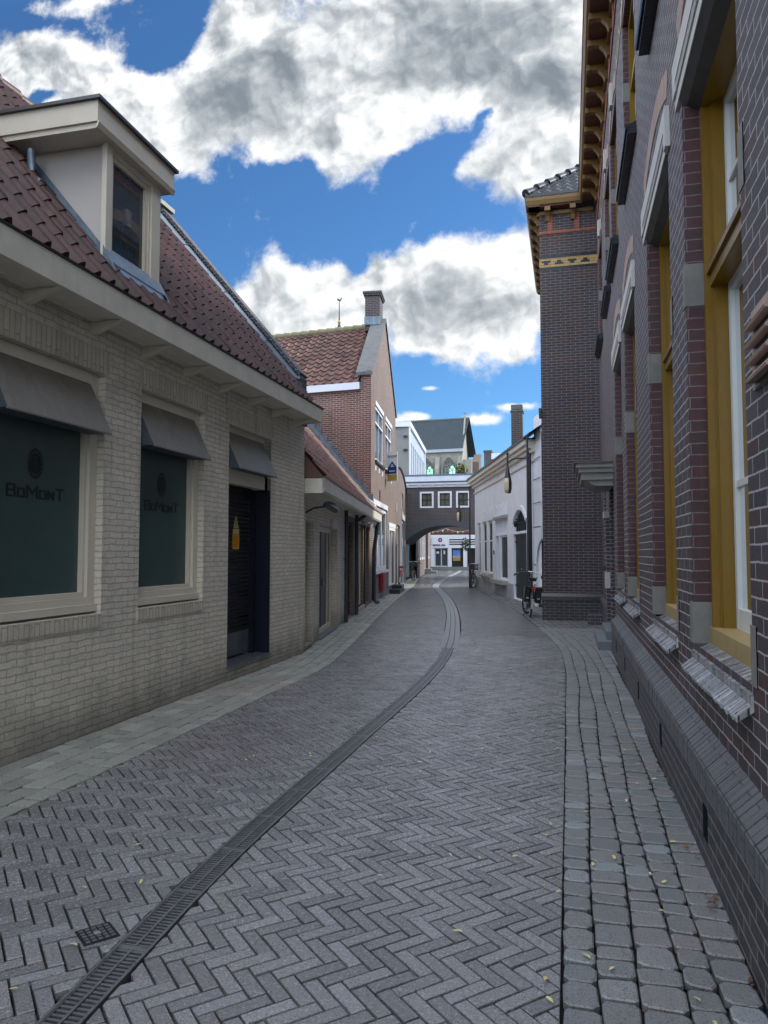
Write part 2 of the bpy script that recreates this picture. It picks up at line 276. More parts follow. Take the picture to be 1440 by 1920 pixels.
M['grate']=mat('galvanised cast grate',(.24,.24,.25),.35,metal=.6,var=.35,vs=25)
M['concrete_band']=mat('pale concrete drain band',(.24,.25,.26),.6,var=.15,vs=6,bump=.3,grain=.06)
M['leaf']=mat('pale yellow fallen leaf',(.60,.55,.25),.6,var=.1)
M['leaf_brown']=mat('dry brown leaf',(.18,.07,.03),.7,var=.2)
M['foliage']=mat('olive green leaves',(.10,.11,.03),.7,var=.3,vs=10)
M['foliage_dark']=mat('dark green leaves',(.03,.05,.02),.7,var=.3,vs=10)
M['moss']=mat('mossy ridge mortar',(.20,.19,.11),.85,var=.3,vs=9)
M['cement']=mat('weathered cement coping',(.115,.12,.125),.85,var=.3,vs=5,bump=.4,bs=20,stain=.2)
M['joint']=mat('dark sandy joint',(.012,.012,.012),.9,var=.3,vs=30)
M['bunting_red']=mat('red pennant',(.5,.06,.04),.7); M['bunting_white']=mat('white pennant',(.7,.7,.66),.7); M['bunting_orange']=mat('orange pennant',(.7,.3,.05),.7)
def paver(name,col,col2,rough,spec,grain=.20):
    m=bpy.data.materials.new(name); m.use_nodes=True; q=NT(m.node_tree); q.n.clear()
    g=q.node('ShaderNodeNewGeometry').outputs['Position']
    a=q.node('ShaderNodeAttribute',attribute_name='rnd').outputs['Fac']
    c=q.mix(a,(*col,1),(*col2,1))
    c=q.mix(q.m('MULTIPLY',q.sm(q.m('FRACT',q.m('MULTIPLY',a,13.7)),.86,.95),.55),c,(col[0]*1.8,col[1]*1.85,col[2]*1.9,1))
    n=q.noise(g,55,6,.75); n2=q.noise(g,.8,5,.6); n3=q.noise(g,150,3,.7)
    f=q.m('ADD',q.m('ADD',q.m('MULTIPLY',q.m('SUBTRACT',n,.5),grain*4),q.m('MULTIPLY',q.m('SUBTRACT',n2,.5),.45)),1.0)
    f=q.m('MULTIPLY',f,q.sm(n3,.36,.52,.42,1.10)); c=q.mix(q.sm(q.noise(g,.45,4),.5,.7,0,.35),c,(col[0]*1.15,col[1]*.86,col[2]*.82,1))
    c=q.mix(1.0,c,q.node('ShaderNodeCombineXYZ',i_0=f,i_1=f,i_2=f).outputs[0],'MULTIPLY')
    b=q.node('ShaderNodeBsdfPrincipled'); q.set(b.inputs['Base Color'],c); q.set(b.inputs['Roughness'],q.m('ADD',rough-.08,q.m('MULTIPLY',n,.18),clamp=True)); b.inputs['Specular IOR Level'].default_value=spec
    h=q.m('ADD',q.noise(g,120,4,.7),q.m('MULTIPLY',n,.8))
    bp=q.node('ShaderNodeBump',i_Strength=.55,i_Distance=.005,i_Height=h); q.l.new(bp.outputs[0],b.inputs['Normal'])
    o=q.node('ShaderNodeOutputMaterial'); q.l.new(b.outputs[0],o.inputs[0]); return m
M['paver']=paver('purple grey clay paver',(.178,.173,.178),(.278,.272,.276),.25,1.0)
M['sett']=paver('grey natural setts',(.185,.20,.205),(.235,.225,.22),.36,.7,.10)
M['sett_left']=paver('olive grey concrete setts',(.27,.275,.245),(.36,.36,.315),.62,.4,.06)

# ------------------------------------------------------------------ mesh helpers
ORG={}
class Fr:                                  # wall frame: u along the wall, d outward, z up
    def __init__(s,o,u,side=1):
        l=math.hypot(*u); s.o=Vector((o[0],o[1],0)); s.u=Vector((u[0]/l,u[1]/l,0)); s.n=Vector((s.u.y,-s.u.x,0))*side
    def __call__(s,u,d,z): return s.o+s.u*u+s.n*d+Vector((0,0,z))
ID=Fr((0,0),(1,0),-1)                      # u=x, d=y
class MB:
    def __init__(s,fr=ID): s.v=[]; s.f=[]; s.r=[]; s.fr=fr; s.sm=[]; s.pc=[]
    def poly(s,pts,r=.5,smooth=False):
        k=len(s.v); s.v+=[tuple(s.fr(*p)) for p in pts]; s.f.append(tuple(range(k,k+len(pts)))); s.r.append(r); s.sm.append(smooth); return s
    def mesh(s,vs,fs,r=.5,smooth=False):
        k=len(s.v); s.v+=[tuple(s.fr(*p)) for p in vs]
        f0=len(s.f)
        for f in fs: s.f.append(tuple(k+i for i in f)); s.r.append(r); s.sm.append(smooth)
        s.pc.append((k,len(s.v),f0,len(s.f))); return s
    def box(s,u0,u1,d0,d1,z0,z1,r=.5):
        vs=[(u,d,z) for z in(z0,z1) for d in(d0,d1) for u in(u0,u1)]
        return s.mesh(vs,[(0,1,3,2),(4,6,7,5),(0,4,5,1),(2,3,7,6),(0,2,6,4),(1,5,7,3)],r)
    def prism(s,prof,u0,u1,r=.5):          # profile of (d,z) swept along u
        n=len(prof); vs=[(u0,*p) for p in prof]+[(u1,*p) for p in prof]
        return s.mesh(vs,[tuple(range(n)),tuple(range(2*n-1,n-1,-1))]+[(i,(i+1)%n,(i+1)%n+n,i+n) for i in range(n)],r)
    def slab(s,prof,d0,d1,r=.5):           # outline of (u,z) given thickness along d
        n=len(prof); vs=[(p[0],d0,p[1]) for p in prof]+[(p[0],d1,p[1]) for p in prof]
        return s.mesh(vs,[tuple(range(n)),tuple(range(2*n-1,n-1,-1))]+[(i,(i+1)%n,(i+1)%n+n,i+n) for i in range(n)],r)
    def tube(s,pts,rad,n=10,closed=False):
        P=[Vector(p) for p in pts]; L=len(P); rads=rad if isinstance(rad,(list,tuple)) else [rad]*L
        vs=[]; 
        for i in range(L):
            a=P[i-1] if (i>0 or closed) else P[i]; b=P[(i+1)%L] if (i<L-1 or closed) else P[i]
            t=(b-a).normalized(); ref=Vector((0,0,1)) if abs(t.z)<.95 else Vector((1,0,0))
            x=t.cross(ref).normalized(); y=t.cross(x)
            for k in range(n): vs.append(tuple(P[i]+(x*math.cos(2*PI*k/n)+y*math.sin(2*PI*k/n))*rads[i]))
        fs=[]
        for i in range(L if closed else L-1):
            j=(i+1)%L
            for k in range(n): fs.append((i*n+k,i*n+(k+1)%n,j*n+(k+1)%n,j*n+k))
        s.mesh(vs,fs,smooth=True)
        if not closed: s.mesh(vs[:n],[tuple(range(n))]); s.mesh(vs[-n:],[tuple(range(n))])
        return s
    def ring(s,c,axis,R_,r,n=32,m=8):
        a=Vector(axis).normalized(); ref=Vector((0,0,1)) if abs(a.z)<.9 else Vector((1,0,0)); x=a.cross(ref).normalized(); y=a.cross(x); c=Vector(c)
        return s.tube([tuple(c+(x*math.cos(2*PI*k/n)+y*math.sin(2*PI*k/n))*R_) for k in range(n)],r,m,True)
    def lathe(s,c,prof,n=16):              # profile (r,z) about vertical axis at c
        vs=[]; 
        for (r_,z) in prof:
            for k in range(n): vs.append((c[0]+r_*math.cos(2*PI*k/n),c[1]+r_*math.sin(2*PI*k/n),c[2]+z))
        fs=[(i*n+k,i*n+(k+1)%n,(i+1)*n+(k+1)%n,(i+1)*n+k) for i in range(len(prof)-1) for k in range(n)]
        return s.mesh(vs,fs,smooth=True)
    def wall(s,u0,u1,z0,z1,holes=(),d=0,top=None):
        us=sorted({u0,u1,*[h[0] for h in holes],*[h[1] for h in holes]}); us=[u for u in us if u0<=u<=u1]
        zs=sorted({z0,z1,*[h[2] for h in holes],*[h[3] for h in holes]}); zs=[z for z in zs if z0<=z<=z1]
        for a,b in zip(us,us[1:]):
            for c,e in zip(zs,zs[1:]):
                mu,mz=(a+b)/2,(c+e)/2
                if any(h[0]<mu<h[1] and h[2]<mz<h[3] for h in holes): continue
                s.poly([(a,d,c),(b,d,c),(b,d,e),(a,d,e)])
        return s
    def reveal(s,h,dp,d=0,sides='lrtb'):
        a,b,c,e=h[:4]
        if 'l' in sides: s.poly([(a,d,c),(a,d-dp,c),(a,d-dp,e),(a,d,e)])
        if 'r' in sides: s.poly([(b,d,c),(b,d-dp,c),(b,d-dp,e),(b,d,e)])
        if 't' in sides: s.poly([(a,d,e),(b,d,e),(b,d-dp,e),(a,d-dp,e)])
        if 'b' in sides: s.poly([(a,d,c),(b,d,c),(b,d-dp,c),(a,d-dp,c)])
        return s
    def split(s,name,m,parent=None,bevel=0):
        # one object for every separately added piece
        out=[]
        for a,z,f0,f1 in s.pc:
            b=MB(); b.v=s.v[a:z]; b.f=[tuple(i-a for i in f) for f in s.f[f0:f1]]; b.r=s.r[f0:f1]; b.sm=s.sm[f0:f1]; out.append(b.build(name,m,parent,bevel=bevel))
        return out
    def build(s,name,m,parent=None,label=None,kind=None,bevel=0):
        me=bpy.data.meshes.new(name); org=ORG.get(parent.name,Vector()) if parent else Vector()
        me.from_pydata([tuple(Vector(v)-org) for v in s.v],[],s.f)
        at=me.attributes.new('rnd','FLOAT','FACE'); at.data.foreach_set('value',s.r)
        me.polygons.foreach_set('use_smooth',s.sm)
        uvl=me.uv_layers.new(name='UVMap'); Z=Vector((0,0,1))
        buf=[0.0]*(2*len(me.loops)); vv=me.vertices
        for p in me.polygons:
            n=p.normal
            if abs(n.z)>.999: t=Vector((1,0,0)); w=Vector((0,1,0))
            else:
                t=Z.cross(n).normalized(); w=n.cross(t)
                if t.x+t.y*1.001<0: t=-t
                if w.z<0: w=-w
            for li in p.loop_indices:
                co=vv[me.loops[li].vertex_index].co+org; buf[2*li]=co.dot(t); buf[2*li+1]=co.dot(w)
        uvl.data.foreach_set('uv',buf)
        me.materials.append(m if not isinstance(m,str) else M[m])
        o=bpy.data.objects.new(name,me); S.collection.objects.link(o)
        if parent: o.parent=parent; ORG[o.name]=org
        else: ORG[o.name]=Vector()
        if label: o['label']=label
        if kind: o['kind']=kind
        if bevel:
            bv=o.modifiers.new('bevel','BEVEL'); bv.width=bevel; bv.segments=2; bv.limit_method='ANGLE'
        return o
def thing(name,label,cat,loc=(0,0,0),group=None):
    o=bpy.data.objects.new(name,None); S.collection.objects.link(o); o.location=loc; o.empty_display_size=.2
    o['label']=label; o['category']=cat
    if group: o['group']=group
    ORG[o.name]=Vector(loc); return o
def tag(o,label,cat,group=None):
    o['label']=label; o['category']=cat
    if group: o['group']=group
    return o
def copy_tree(o,parent=None):
    c=o.copy(); S.collection.objects.link(c)
    if parent: c.parent=parent
    for ch in list(o.children): copy_tree(ch,c)
    return c
def text(s,size,fr,u,z,d,m,parent,name='lettering',align='LEFT',sx=1.0,ext=.002,bold=0.0):
    cu=bpy.data.curves.new('t','FONT'); cu.body=s; cu.size=size; cu.align_x=align; cu.extrude=0; cu.offset=bold
    ob=bpy.data.objects.new('t',cu); S.collection.objects.link(ob); bpy.context.view_layer.update()
    me=bpy.data.meshes.new_from_object(ob.evaluated_get(bpy.context.evaluated_depsgraph_get()))
    mb=MB(fr); mb.mesh([(u+v.co.x*sx,d,z+v.co.y) for v in me.vertices],[tuple(p.vertices) for p in me.polygons])
    bpy.data.objects.remove(ob); bpy.data.meshes.remove(me)
    return mb.build(name,m,parent)
def frame_mb(fr,u0,u1,z0,z1,d0,d1,w,wb=None):
    wb=w if wb is None else wb; b=MB(fr)
    b.box(u0,u0+w,d0,d1,z0,z1); b.box(u1-w,u1,d0,d1,z0,z1); b.box(u0+w,u1-w,d0,d1-.002,z1-w,z1); b.box(u0+w,u1-w,d0,d1-.002,z0,z0+wb); return b
def window(parent,fr,u0,u1,z0,z1,d=-.12,w=.06,mf='white',mg='glass',nu=1,nz=1,th=.05,bar=.025,split=None,name='window',label=None,lower=None):
    """a framed window set with its outer face at depth d; nu x nz panes"""
    b=frame_mb(fr,u0,u1,z0,z1,d-th,d,w)
    iu0,iu1,iz0,iz1=u0+w,u1-w,z0+w,z1-w
    for i in range(1,nu): uu=iu0+(iu1-iu0)*i/nu; b.box(uu-bar/2,uu+bar/2,d-th+.01,d-.008,iz0,iz1)
    for i in range(1,nz): zz=iz0+(iz1-iz0)*i/nz; b.box(iu0,iu1,d-th+.012,d-.011,zz-bar/2,zz+bar/2)
    if split: b.box(iu0,iu1,d-th+.004,d+.006,split-.03,split+.03)
    f=b.build(name,mf,parent,label)
    MB(fr).box(iu0-.01,iu1+.01,d-th+.004,d-th+.02,iz0-.01,iz1+.01).build('pane',mg,f)
    return f
def roof_tiles(fr,u0,u1,d0,z0,d1,z1,w=.2,L=.3,amp=.022,lift=.035,skip=None,roll=False):
    b=MB(fr); sl=math.hypot(d1-d0,z1-z0); n=(-(z1-z0)/sl,(d1-d0)/sl); n=(abs(n[0]),abs(n[1])); t=((d1-d0)/sl,(z1-z0)/sl); K_=10 if roll else 6
    nu=max(1,round((u1-u0)/w)); w=(u1-u0)/nu; nl=max(1,round(sl/L)); L=sl/nl; K=K_
    prof=[amp*1.5*max(0,math.cos(2*PI*(k/K)))**.8-amp*.35*math.sin(PI*k/K) for k in range(K+1)] if roll else [amp*math.cos(2*PI*(k/K))+amp*.35*math.cos(4*PI*(k/K)) for k in range(K+1)]
    for j in range(nl):
        for i in range(nu):
            if skip and skip(u0+(i+.5)*w,(j+.5)*L): continue
            jt=random.uniform(-.004,.004); r=random.random(); vs=[]
            for (a,e) in((j*L-.02,lift+jt),((j+1)*L,.004)):
                for k in range(K+1):
                    h=e+prof[k]; vs.append((u0+(i+k/K)*w,d0+t[0]*a+n[0]*h,z0+t[1]*a+n[1]*h))
            for k in range(K+1):
                h=prof[k]-.012; a=j*L-.02; vs.append((u0+(i+k/K)*w,d0+t[0]*a+n[0]*h,z0+t[1]*a+n[1]*h))
            K1=K+1
            b.mesh(vs,[(k,k+1,K1+k+1,K1+k) for k in range(K)]+[(k,k+1,2*K1+k+1,2*K1+k) for k in range(K)],r)
    return b

# ------------------------------------------------------------------ ground, street and pavements
MB().poly([(-400,-200,-.035),(400,-200,-.035),(400,800,-.035),(-400,800,-.035)]).build('ground','joint',kind='structure')
def interp(T,y):
    if y<=T[0][0]: return T[0][1]
    for (a,b),(c,d) in zip(T,T[1:]):
        if y<=c:
            # smooth hermite via neighbours is overkill: linear on a dense table
            return b+(d-b)*(y-a)/(c-a)
    return T[-1][1]+(y-T[-1][0])*(T[-1][1]-T[-2][1])/(T[-1][0]-T[-2][0])
def dense(T,step=.5):
    ys=[t[0] for t in T]; xs=[t[1] for t in T]; m=[]
    for i in range(len(T)):
        if i==0: m.append((xs[1]-xs[0])/(ys[1]-ys[0]))
        elif i==len(T)-1: m.append((xs[-1]-xs[-2])/(ys[-1]-ys[-2]))
        else: m.append(((xs[i+1]-xs[i])/(ys[i+1]-ys[i])+(xs[i]-xs[i-1])/(ys[i]-ys[i-1]))/2)
    out=[]
    for i in range(len(T)-1):
        h=ys[i+1]-ys[i]; k=max(1,int(h/step))
        for j in range(k):
            s_=j/k; out.append((ys[i]+h*s_,(2*s_**3-3*s_**2+1)*xs[i]+(s_**3-2*s_**2+s_)*h*m[i]+(-2*s_**3+3*s_**2)*xs[i+1]+(s_**3-s_**2)*h*m[i+1]))
    out.append((ys[-1],xs[-1])); return out
RE=dense([(-3,-.05),(8,-.05),(10.5,-.065),(12.6,-.17),(14.6,-.42),(16.5,-.72),(21,-1.47),(25,-2.28),(30,-3.37),(34.6,-4.27),(41,-5.1),(72,-8.6)])
LE=dense([(-3,-3.23),(8,-3.23),(9.8,-3.24),(11.8,-3.52),(17.2,-4.42),(25.7,-5.78),(30,-6.43),(35,-7.15),(41,-8.2),(56.5,-10.5),(72,-12.6)])
DR=dense([(-3,-1.45),(2.3,-1.655),(3.3,-1.72),(5.4,-1.73),(8.9,-1.72),(10.7,-1.79),(12.9,-2.0),(15.2,-2.31),(19.2,-2.92),(24.6,-3.9),(30.4,-5.13),(34.2,-5.98),(40.7,-6.85),(60,-8.69),(66,-9.3)])
def clip(poly,p,n):                         # keep the side where (x-p).n >= 0
    out=[]
    for i in range(len(poly)):
        a,b=poly[i],poly[(i+1)%len(poly)]; da=(a[0]-p[0])*n[0]+(a[1]-p[1])*n[1]; db=(b[0]-p[0])*n[0]+(b[1]-p[1])*n[1]
        if da>=0: out.append(a)
        if da*db<0: t=da/(da-db); out.append((a[0]+(b[0]-a[0])*t,a[1]+(b[1]-a[1])*t))
    return out
def area(P): return abs(sum(P[i][0]*P[(i+1)%len(P)][1]-P[(i+1)%len(P)][0]*P[i][1] for i in range(len(P))))/2
def stone(b,P,z,bev,dep,r,tilt=(0,0)):
    c=(sum(p[0] for p in P)/len(P),sum(p[1] for p in P)/len(P)); n=len(P)
    def zz(p): return z+(p[0]-c[0])*tilt[0]+(p[1]-c[1])*tilt[1]
    if bev<=0: b.mesh([(p[0],p[1],zz(p)) for p in P],[tuple(range(n))],r); return
    ins=[]
    for p in P:
        l=math.hypot(p[0]-c[0],p[1]-c[1]); k=max(0,1-bev*1.3/max(l,1e-4)); ins.append((c[0]+(p[0]-c[0])*k,c[1]+(p[1]-c[1])*k))
    vs=[(p[0],p[1],zz(p)) for p in ins]+[(p[0],p[1],zz(p)-bev*.8) for p in P]+[(p[0],p[1],z-dep) for p in P]
    b.mesh(vs,[tuple(range(n))]+[(i,(i+1)%n,(i+1)%n+n,i+n) for i in range(n)]+[(i+n,(i+1)%n+n,(i+1)%n+2*n,i+2*n) for i in range(n)],r)
DW=.075                                     # half width of the drain
def street():
    b=MB(); w=.0645; n=3; g=.0046; c=math.cos(PI/4); 
    def rot(p,q): return (p*c+q*c-40,q*c-p*c+30)
    ymax=70; rng=random.Random(3)
    K=int(90/w)
    for i in range(-int(25/w),int(60/w)):
        for j in range(int(-5/w),int(60/w)):
            if not (1.5<(j-i)*w*c+30<70.5 and -14<(i+j)*w*c-40<1.0): continue
            r=(i-j)%(2*n)
            if r==0: a=(i,j,i+n,j+1)
            elif r==2*n-1: a=(i,j,i+1,j+n)
            else: continue
            cx,cy=rot((a[0]+a[2])/2*w,(a[1]+a[3])/2*w)
            if cy<1.9 or cy>ymax: continue
            L=interp_fast('L',cy); Rr=interp_fast('R',cy)
            if cx<L-.2 or cx>Rr+.2: continue
            j1,j2=rng.uniform(-.0012,.0012),rng.uniform(-.0012,.0012)
            g=.0046 if cy<12 else min(.0085,.0046+(cy-12)*.0003)
            P=[rot(*p) for p in((a[0]*w+g+j1,a[1]*w+g+j2),(a[2]*w-g+j1,a[1]*w+g+j2),(a[2]*w-g+j1,a[3]*w-g+j2),(a[0]*w+g+j1,a[3]*w-g+j2))]
            sl=(interp_fast('L',cy+.3)-interp_fast('L',cy-.3))/.6; P=clip(P,(L+.004,cy),(1,-sl))
            if len(P)<3: continue
            sl=(interp_fast('R',cy+.3)-interp_fast('R',cy-.3))/.6; P=clip(P,(Rr-.004,cy),(-1,sl))
            if len(P)<3: continue
            D=interp_fast('D',cy); sl=(interp_fast('D',cy+.3)-interp_fast('D',cy-.3))/.6; hw=(DW if cy<12 else DW+min(1,(cy-12)/3)*.09)+.006
            pieces=[P]
            if abs(cx-D)<.4: pieces=[clip(P,(D-hw,cy),(-1,sl)),clip(P,(D+hw,cy),(1,-sl))]
            rv=rng.random()
            for Q in pieces:
                if len(Q)<3 or area(Q)<.0012: continue
                near=cy<14
                stone(b,Q,rng.uniform(-.0018,.0015),.0035 if near else 0,.03,rv,(rng.uniform(-.02,.02),rng.uniform(-.02,.02)) if near else (0,0))
    b.build('street','paver',kind='structure')
TAB={}
def interp_fast(k,y):
    t=TAB[k]; i=(y+3)/.05; i=max(0,min(len(t)-2,int(i))); f=(y+3)/.05-i
    return t[i]+(t[i+1]-t[i])*min(max(f,0),1)
for k,T in(('L',LE),('R',RE),('D',DR)): TAB[k]=[interp(T,-3+.05*i) for i in range(1520)]
street()
def wall_right(y):
    if y<12.35: return .645
    if y<17.8: return .76
    if y<21.9: return -.58
    return -.75-.27*(y-21.8)
def wall_left(y):
    if y<11.05: return -4.02
    if y<22.7: return -4.07-.1694*(y-11.15)
    if y<30.2: return -6.02-.125*(y-22.7)
    if y<41: return -6.96-.177*(y-30.2)
    return -8.87-.145*(y-41)
def setts(name,mt,edge,sgn,w,wall,y0,y1,lmin,lmax,rows,irr,seed,gap):
    b=MB(); rng=random.Random(seed)
    for k in range(rows):
        y=y0+rng.uniform(0,.1)
        off=k*w; wob=3.1
        while y<y1:
            l=rng.uniform(lmin,lmax)*(1 if rng.random()>.08 else 1.35)
            yc=y+l/2; fu=lambda yy: edge(yy)+sgn*(off+.012*irr*math.sin(yy*1.7+k*2+wob)*(1 if k else .2))
            fo=lambda yy: edge(yy)+sgn*(off+w+.012*irr*math.sin(yy*1.7+(k+1)*2+wob))
            wl=wall(yc); lim=(wl-edge(yc))*sgn
            if off<lim-.01:
                cut=min(1.0,(lim-off)/w)
                def X(yy,t): return fu(yy)+(fo(yy)-fu(yy))*t*cut
                a,c_=y+gap*.6,y+l-gap*.6; q0,q1=gap*.32/w,1-gap*.32/w; j=lambda s=irr: rng.uniform(-.004,.004)*s; ch=rng.uniform(.006,.02)*irr; cl=ch/w
                if q1*cut*w>.03:
                    P=[(X(a,q0+cl),a+j()),(X(a,q1-cl),a+j()),(X(a+ch,q1),a+ch+j()),(X(c_-ch,q1)+j(),c_-ch),(X(c_,q1-cl),c_+j()),(X(c_,q0+cl),c_+j()),(X(c_-ch,q0)+j(),c_-ch),(X(a+ch,q0),a+ch)]
                    near=yc<16
                    stone(b,P,.003+rng.uniform(-.003,.004),.006 if near else 0,.03,rng.random(),(rng.uniform(-.03,.03)*irr,rng.uniform(-.03,.03)*irr) if near else(0,0))
            y+=l
    return b.build(name,mt,kind='structure')
setts('pavement','sett',lambda y:interp_fast('R',y),1,.138,wall_right,1.6,46,.10,.175,12,1.25,11,.014)
setts('pavement','sett_left',lambda y:interp_fast('L',y),-1,.158,wall_left,2.2,46,.13,.22,6,.7,12,.013)
# --- drainage channel
dr=thing('drainage_channel','long narrow slotted metal drain running down the middle of the brick street','drain',(-1.7,2,0))
def band(b,y0,y1,step,o0,o1,z0,z1,gapf=0):
    y=y0
    while y<y1:
        a,c_=y,min(y+step,y1)-gapf
        def X(yy,o): 
            return interp_fast('D',yy)+o
        P=[(X(a,o0),a),(X(a,o1),a),(X(c_,o1),c_),(X(c_,o0),c_)]
        vs=[(p[0],p[1],z1) for p in P]+[(p[0],p[1],z0) for p in P]
        b.mesh(vs,[(0,1,2,3),(0,1,5,4),(1,2,6,5),(2,3,7,6),(3,0,4,7)],random.random()); y+=step
    return b
b=MB(); band(b,1.6,12.2,.5,-.073,-.062,-.03,.004,.004); band(b,1.6,12.2,.5,.062,.073,-.03,.004,.004); b.build('rim','grate',dr)
b=MB(); y=1.62
while y<12.2:
    x=interp_fast('D',y)
    for (a,c_) in((-.058,-.006),(.006,.058)): b.box(x+a,x+c_,y,y+.011,-.014,-.002)
    y+=.0245
band(b,1.6,12.2,.5,-.062,-.057,-.015,0); band(b,1.6,12.2,.5,.057,.062,-.015,0); band(b,1.6,12.2,.5,-.006,.006,-.015,.001)
y=1.7
while y<12.2:
    x=interp_fast('D',y); b.box(x-.062,x+.062,y-.014,y+.014,-.014,.0015); y+=.5
b.build('grate','grate',dr)
b=MB()
for o in(-.155,-.052,.051): band(b,12.2,66,.6,o,o+.094,-.03,.003,.006)
b.build('gutter_stone','concrete_band',dr)
# --- small square cover
mc=thing('street_cover','small square cast iron cover set diagonally in the herringbone paving left of the drain','cover',(-1.885,2.76,0))
fc=Fr((-1.885,2.76),(1,1.25)); b=MB(fc); b.box(-.07,.07,-.07,.07,-.02,.0035); b.build('frame','black',mc)
b=MB(fc)
for i in range(5):
    for j in range(5): 
        if (i,j)!=(2,2): b.box(-.058+i*.025,-.042+i*.025,-.058+j*.025,-.042+j*.025,.0035,.005)
b.build('cover_plate','grate',mc); MB(fc).box(-.012,.012,-.012,.012,.0035,.007).build('lug','fender',mc)

# ================================================================== left side: cream painted brick house
A=Fr((-4.02,0),(0,1))                        # u=y, outward=+x
h1=thing('cream_brick_house','long low cream painted brick house with red tiled roof, dormer and frosted shop windows','house',(-4.02,4,0))
HW=[(4.48,5.84,1.02,3.15),(6.43,7.73,1.02,3.15),(8.37,9.70,.18,3.13),(1.6,3.5,1.02,3.15)]
b=MB(A); b.wall(-3,11.05,-.03,3.72,HW)
for h in HW[:2]+HW[3:]: b.reveal(h,.2)
b.reveal(HW[2],.27,sides='t')
b.poly([(11.05,0,-.03),(11.05,-6,-.03),(11.05,-6,3.7),(11.05,0,3.7)])
b.poly([(-3,0,-.03),(-3,-6,-.03),(-3,-6,3.7),(-3,0,3.7)]); b.poly([(-3,-6,-.03),(11.05,-6,-.03),(11.05,-6,3.7),(-3,-6,3.7)])
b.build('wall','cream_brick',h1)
b=MB(A)                                      # soldier courses over openings and upright sill courses
for h in HW:
    b.box(h[0]-.05,h[1]+.05,-.01,.006,h[3]+.002,h[3]+.21)
for h in HW[:2]+HW[3:]: b.box(h[0]-.02,h[1]-.003,-.15,.012,h[2]-.115,h[2]-.003)
b.split('soldier_course','cream_upright',h1)
# frames with frosted glass and lettering
def logo(fr,u,z,d,s,par):
    b=MB(fr)
    for i in range(20):
        a=2*PI*i/20
        for rr,sz in((.072,.020),(.045,.014)):
            cu,cz=u+rr*s*.8*math.cos(a),z+rr*s*math.sin(a)*1.15; q_=sz*s*.5
            pts=[(cu+q_*math.cos(t*PI/3+a),d,cz+q_*math.sin(t*PI/3+a)*1.3) for t in range(6)]
            b.poly(pts)
    for k in range(16):
        a0,a1=2*PI*k/16,2*PI*(k+1)/16
        for r0,r1 in((.022,.028),(.055,.060)):
            b.poly([(u+r0*s*math.cos(a0)*.8,d,z+r0*s*math.sin(a0)*1.1),(u+r1*s*math.cos(a0)*.8,d,z+r1*s*math.sin(a0)*1.1),(u+r1*s*math.cos(a1)*.8,d,z+r1*s*math.sin(a1)*1.1),(u+r0*s*math.cos(a1)*.8,d,z+r0*s*math.sin(a1)*1.1)])
    for k in range(-3,4): b.box(u+k*.011*s-.002,u+k*.011*s+.002,d-.001,d,z-.04*s,z+.04*s)
    b.build('emblem','letter_black',par)
for i,h in enumerate(HW[:2]+HW[3:]):
    u0,u1,z0,z1=h
    f=frame_mb(A,u0+.003,u1-.003,z0+.02,z1-.003,-.16,-.07,.10,.13)
    f.box(u0+.05,u1-.003,-.07,-.035,z0+.02,z0+.085)
    f.box(u0+.104,u1-.104,-.16,-.10,z0+.15,z0+.19); f.box(u1-.135,u1-.104,-.16,-.10,z0+.19,z1-.11); f.box(u0+.104,u0+.135,-.16,-.10,z0+.19,z1-.11)
    fo=f.build('window_frame','cream_paint',h1,bevel=.004)
    MB(A).box(u0+.09,u1-.09,-.16,-.145,z0+.1,z1-.1).build('frosted_pane','frost',fo)
    if i<2:
        cu=(u0+u1)/2+(0.0 if i==0 else -.02)
        cu=5.16 if i==0 else 7.08
        logo(A,cu-.02,2.27-(0.0),-.142,1.35,fo)
        # the two lines of the shop name: wide squared capitals
        x=cu-.335; gl={}
        b=MB(A)
        def bar(a,b_,c_,e): b.box(a,b_,-.145,-.142,c_,e)
        zb=1.985; H1,H2,t=.105,.078,.02
        def ch(c,x,w,h):
            if c=='B': bar(x,x+t,zb,zb+h); [bar(x+t,x+w-.008,zz,zz+t*.8) for zz in(zb,zb+h*.43,zb+h-t*.8)]; bar(x+w-t,x+w,zb+.012,zb+h*.43); bar(x+w-t-.006,x+w-.006,zb+h*.5,zb+h-.01)
            if c=='O': bar(x,x+t,zb,zb+h); bar(x+w-t,x+w,zb,zb+h); bar(x+t,x+w-t,zb,zb+t*.8); bar(x+t,x+w-t,zb+h-t*.8,zb+h)
            if c in'MN':
                bar(x,x+t,zb,zb+h); bar(x+w-t,x+w,zb,zb+h)
                if c=='M': 
                    m_=x+w/2
                    b.poly([(x+t,-.142,zb+h),(x+t,-.142,zb+h-t*1.6),(m_,-.142,zb+h*.25),(m_,-.142,zb+h*.25+t*1.6)]); b.poly([(x+w-t,-.142,zb+h),(x+w-t,-.142,zb+h-t*1.6),(m_,-.142,zb+h*.25),(m_,-.142,zb+h*.25+t*1.6)])
                else: b.poly([(x+t,-.142,zb+h),(x+t,-.142,zb+h-t*1.6),(x+w-t,-.142,zb),(x+w-t,-.142,zb+t*1.6)])
            if c=='T': bar(x,x+w,zb+h-t*.8,zb+h); bar(x+w/2-t/2,x+w/2+t/2,zb,zb+h-t*.8)
        for c,w_,h_ in(('B',.105,H1),('O',.085,H2),('M',.135,H1),('O',.085,H2),('N',.085,H2),('T',.11,H1)): ch(c,x,w_,h_); x+=w_+.014
        b.build('lettering','letter_black',fo)
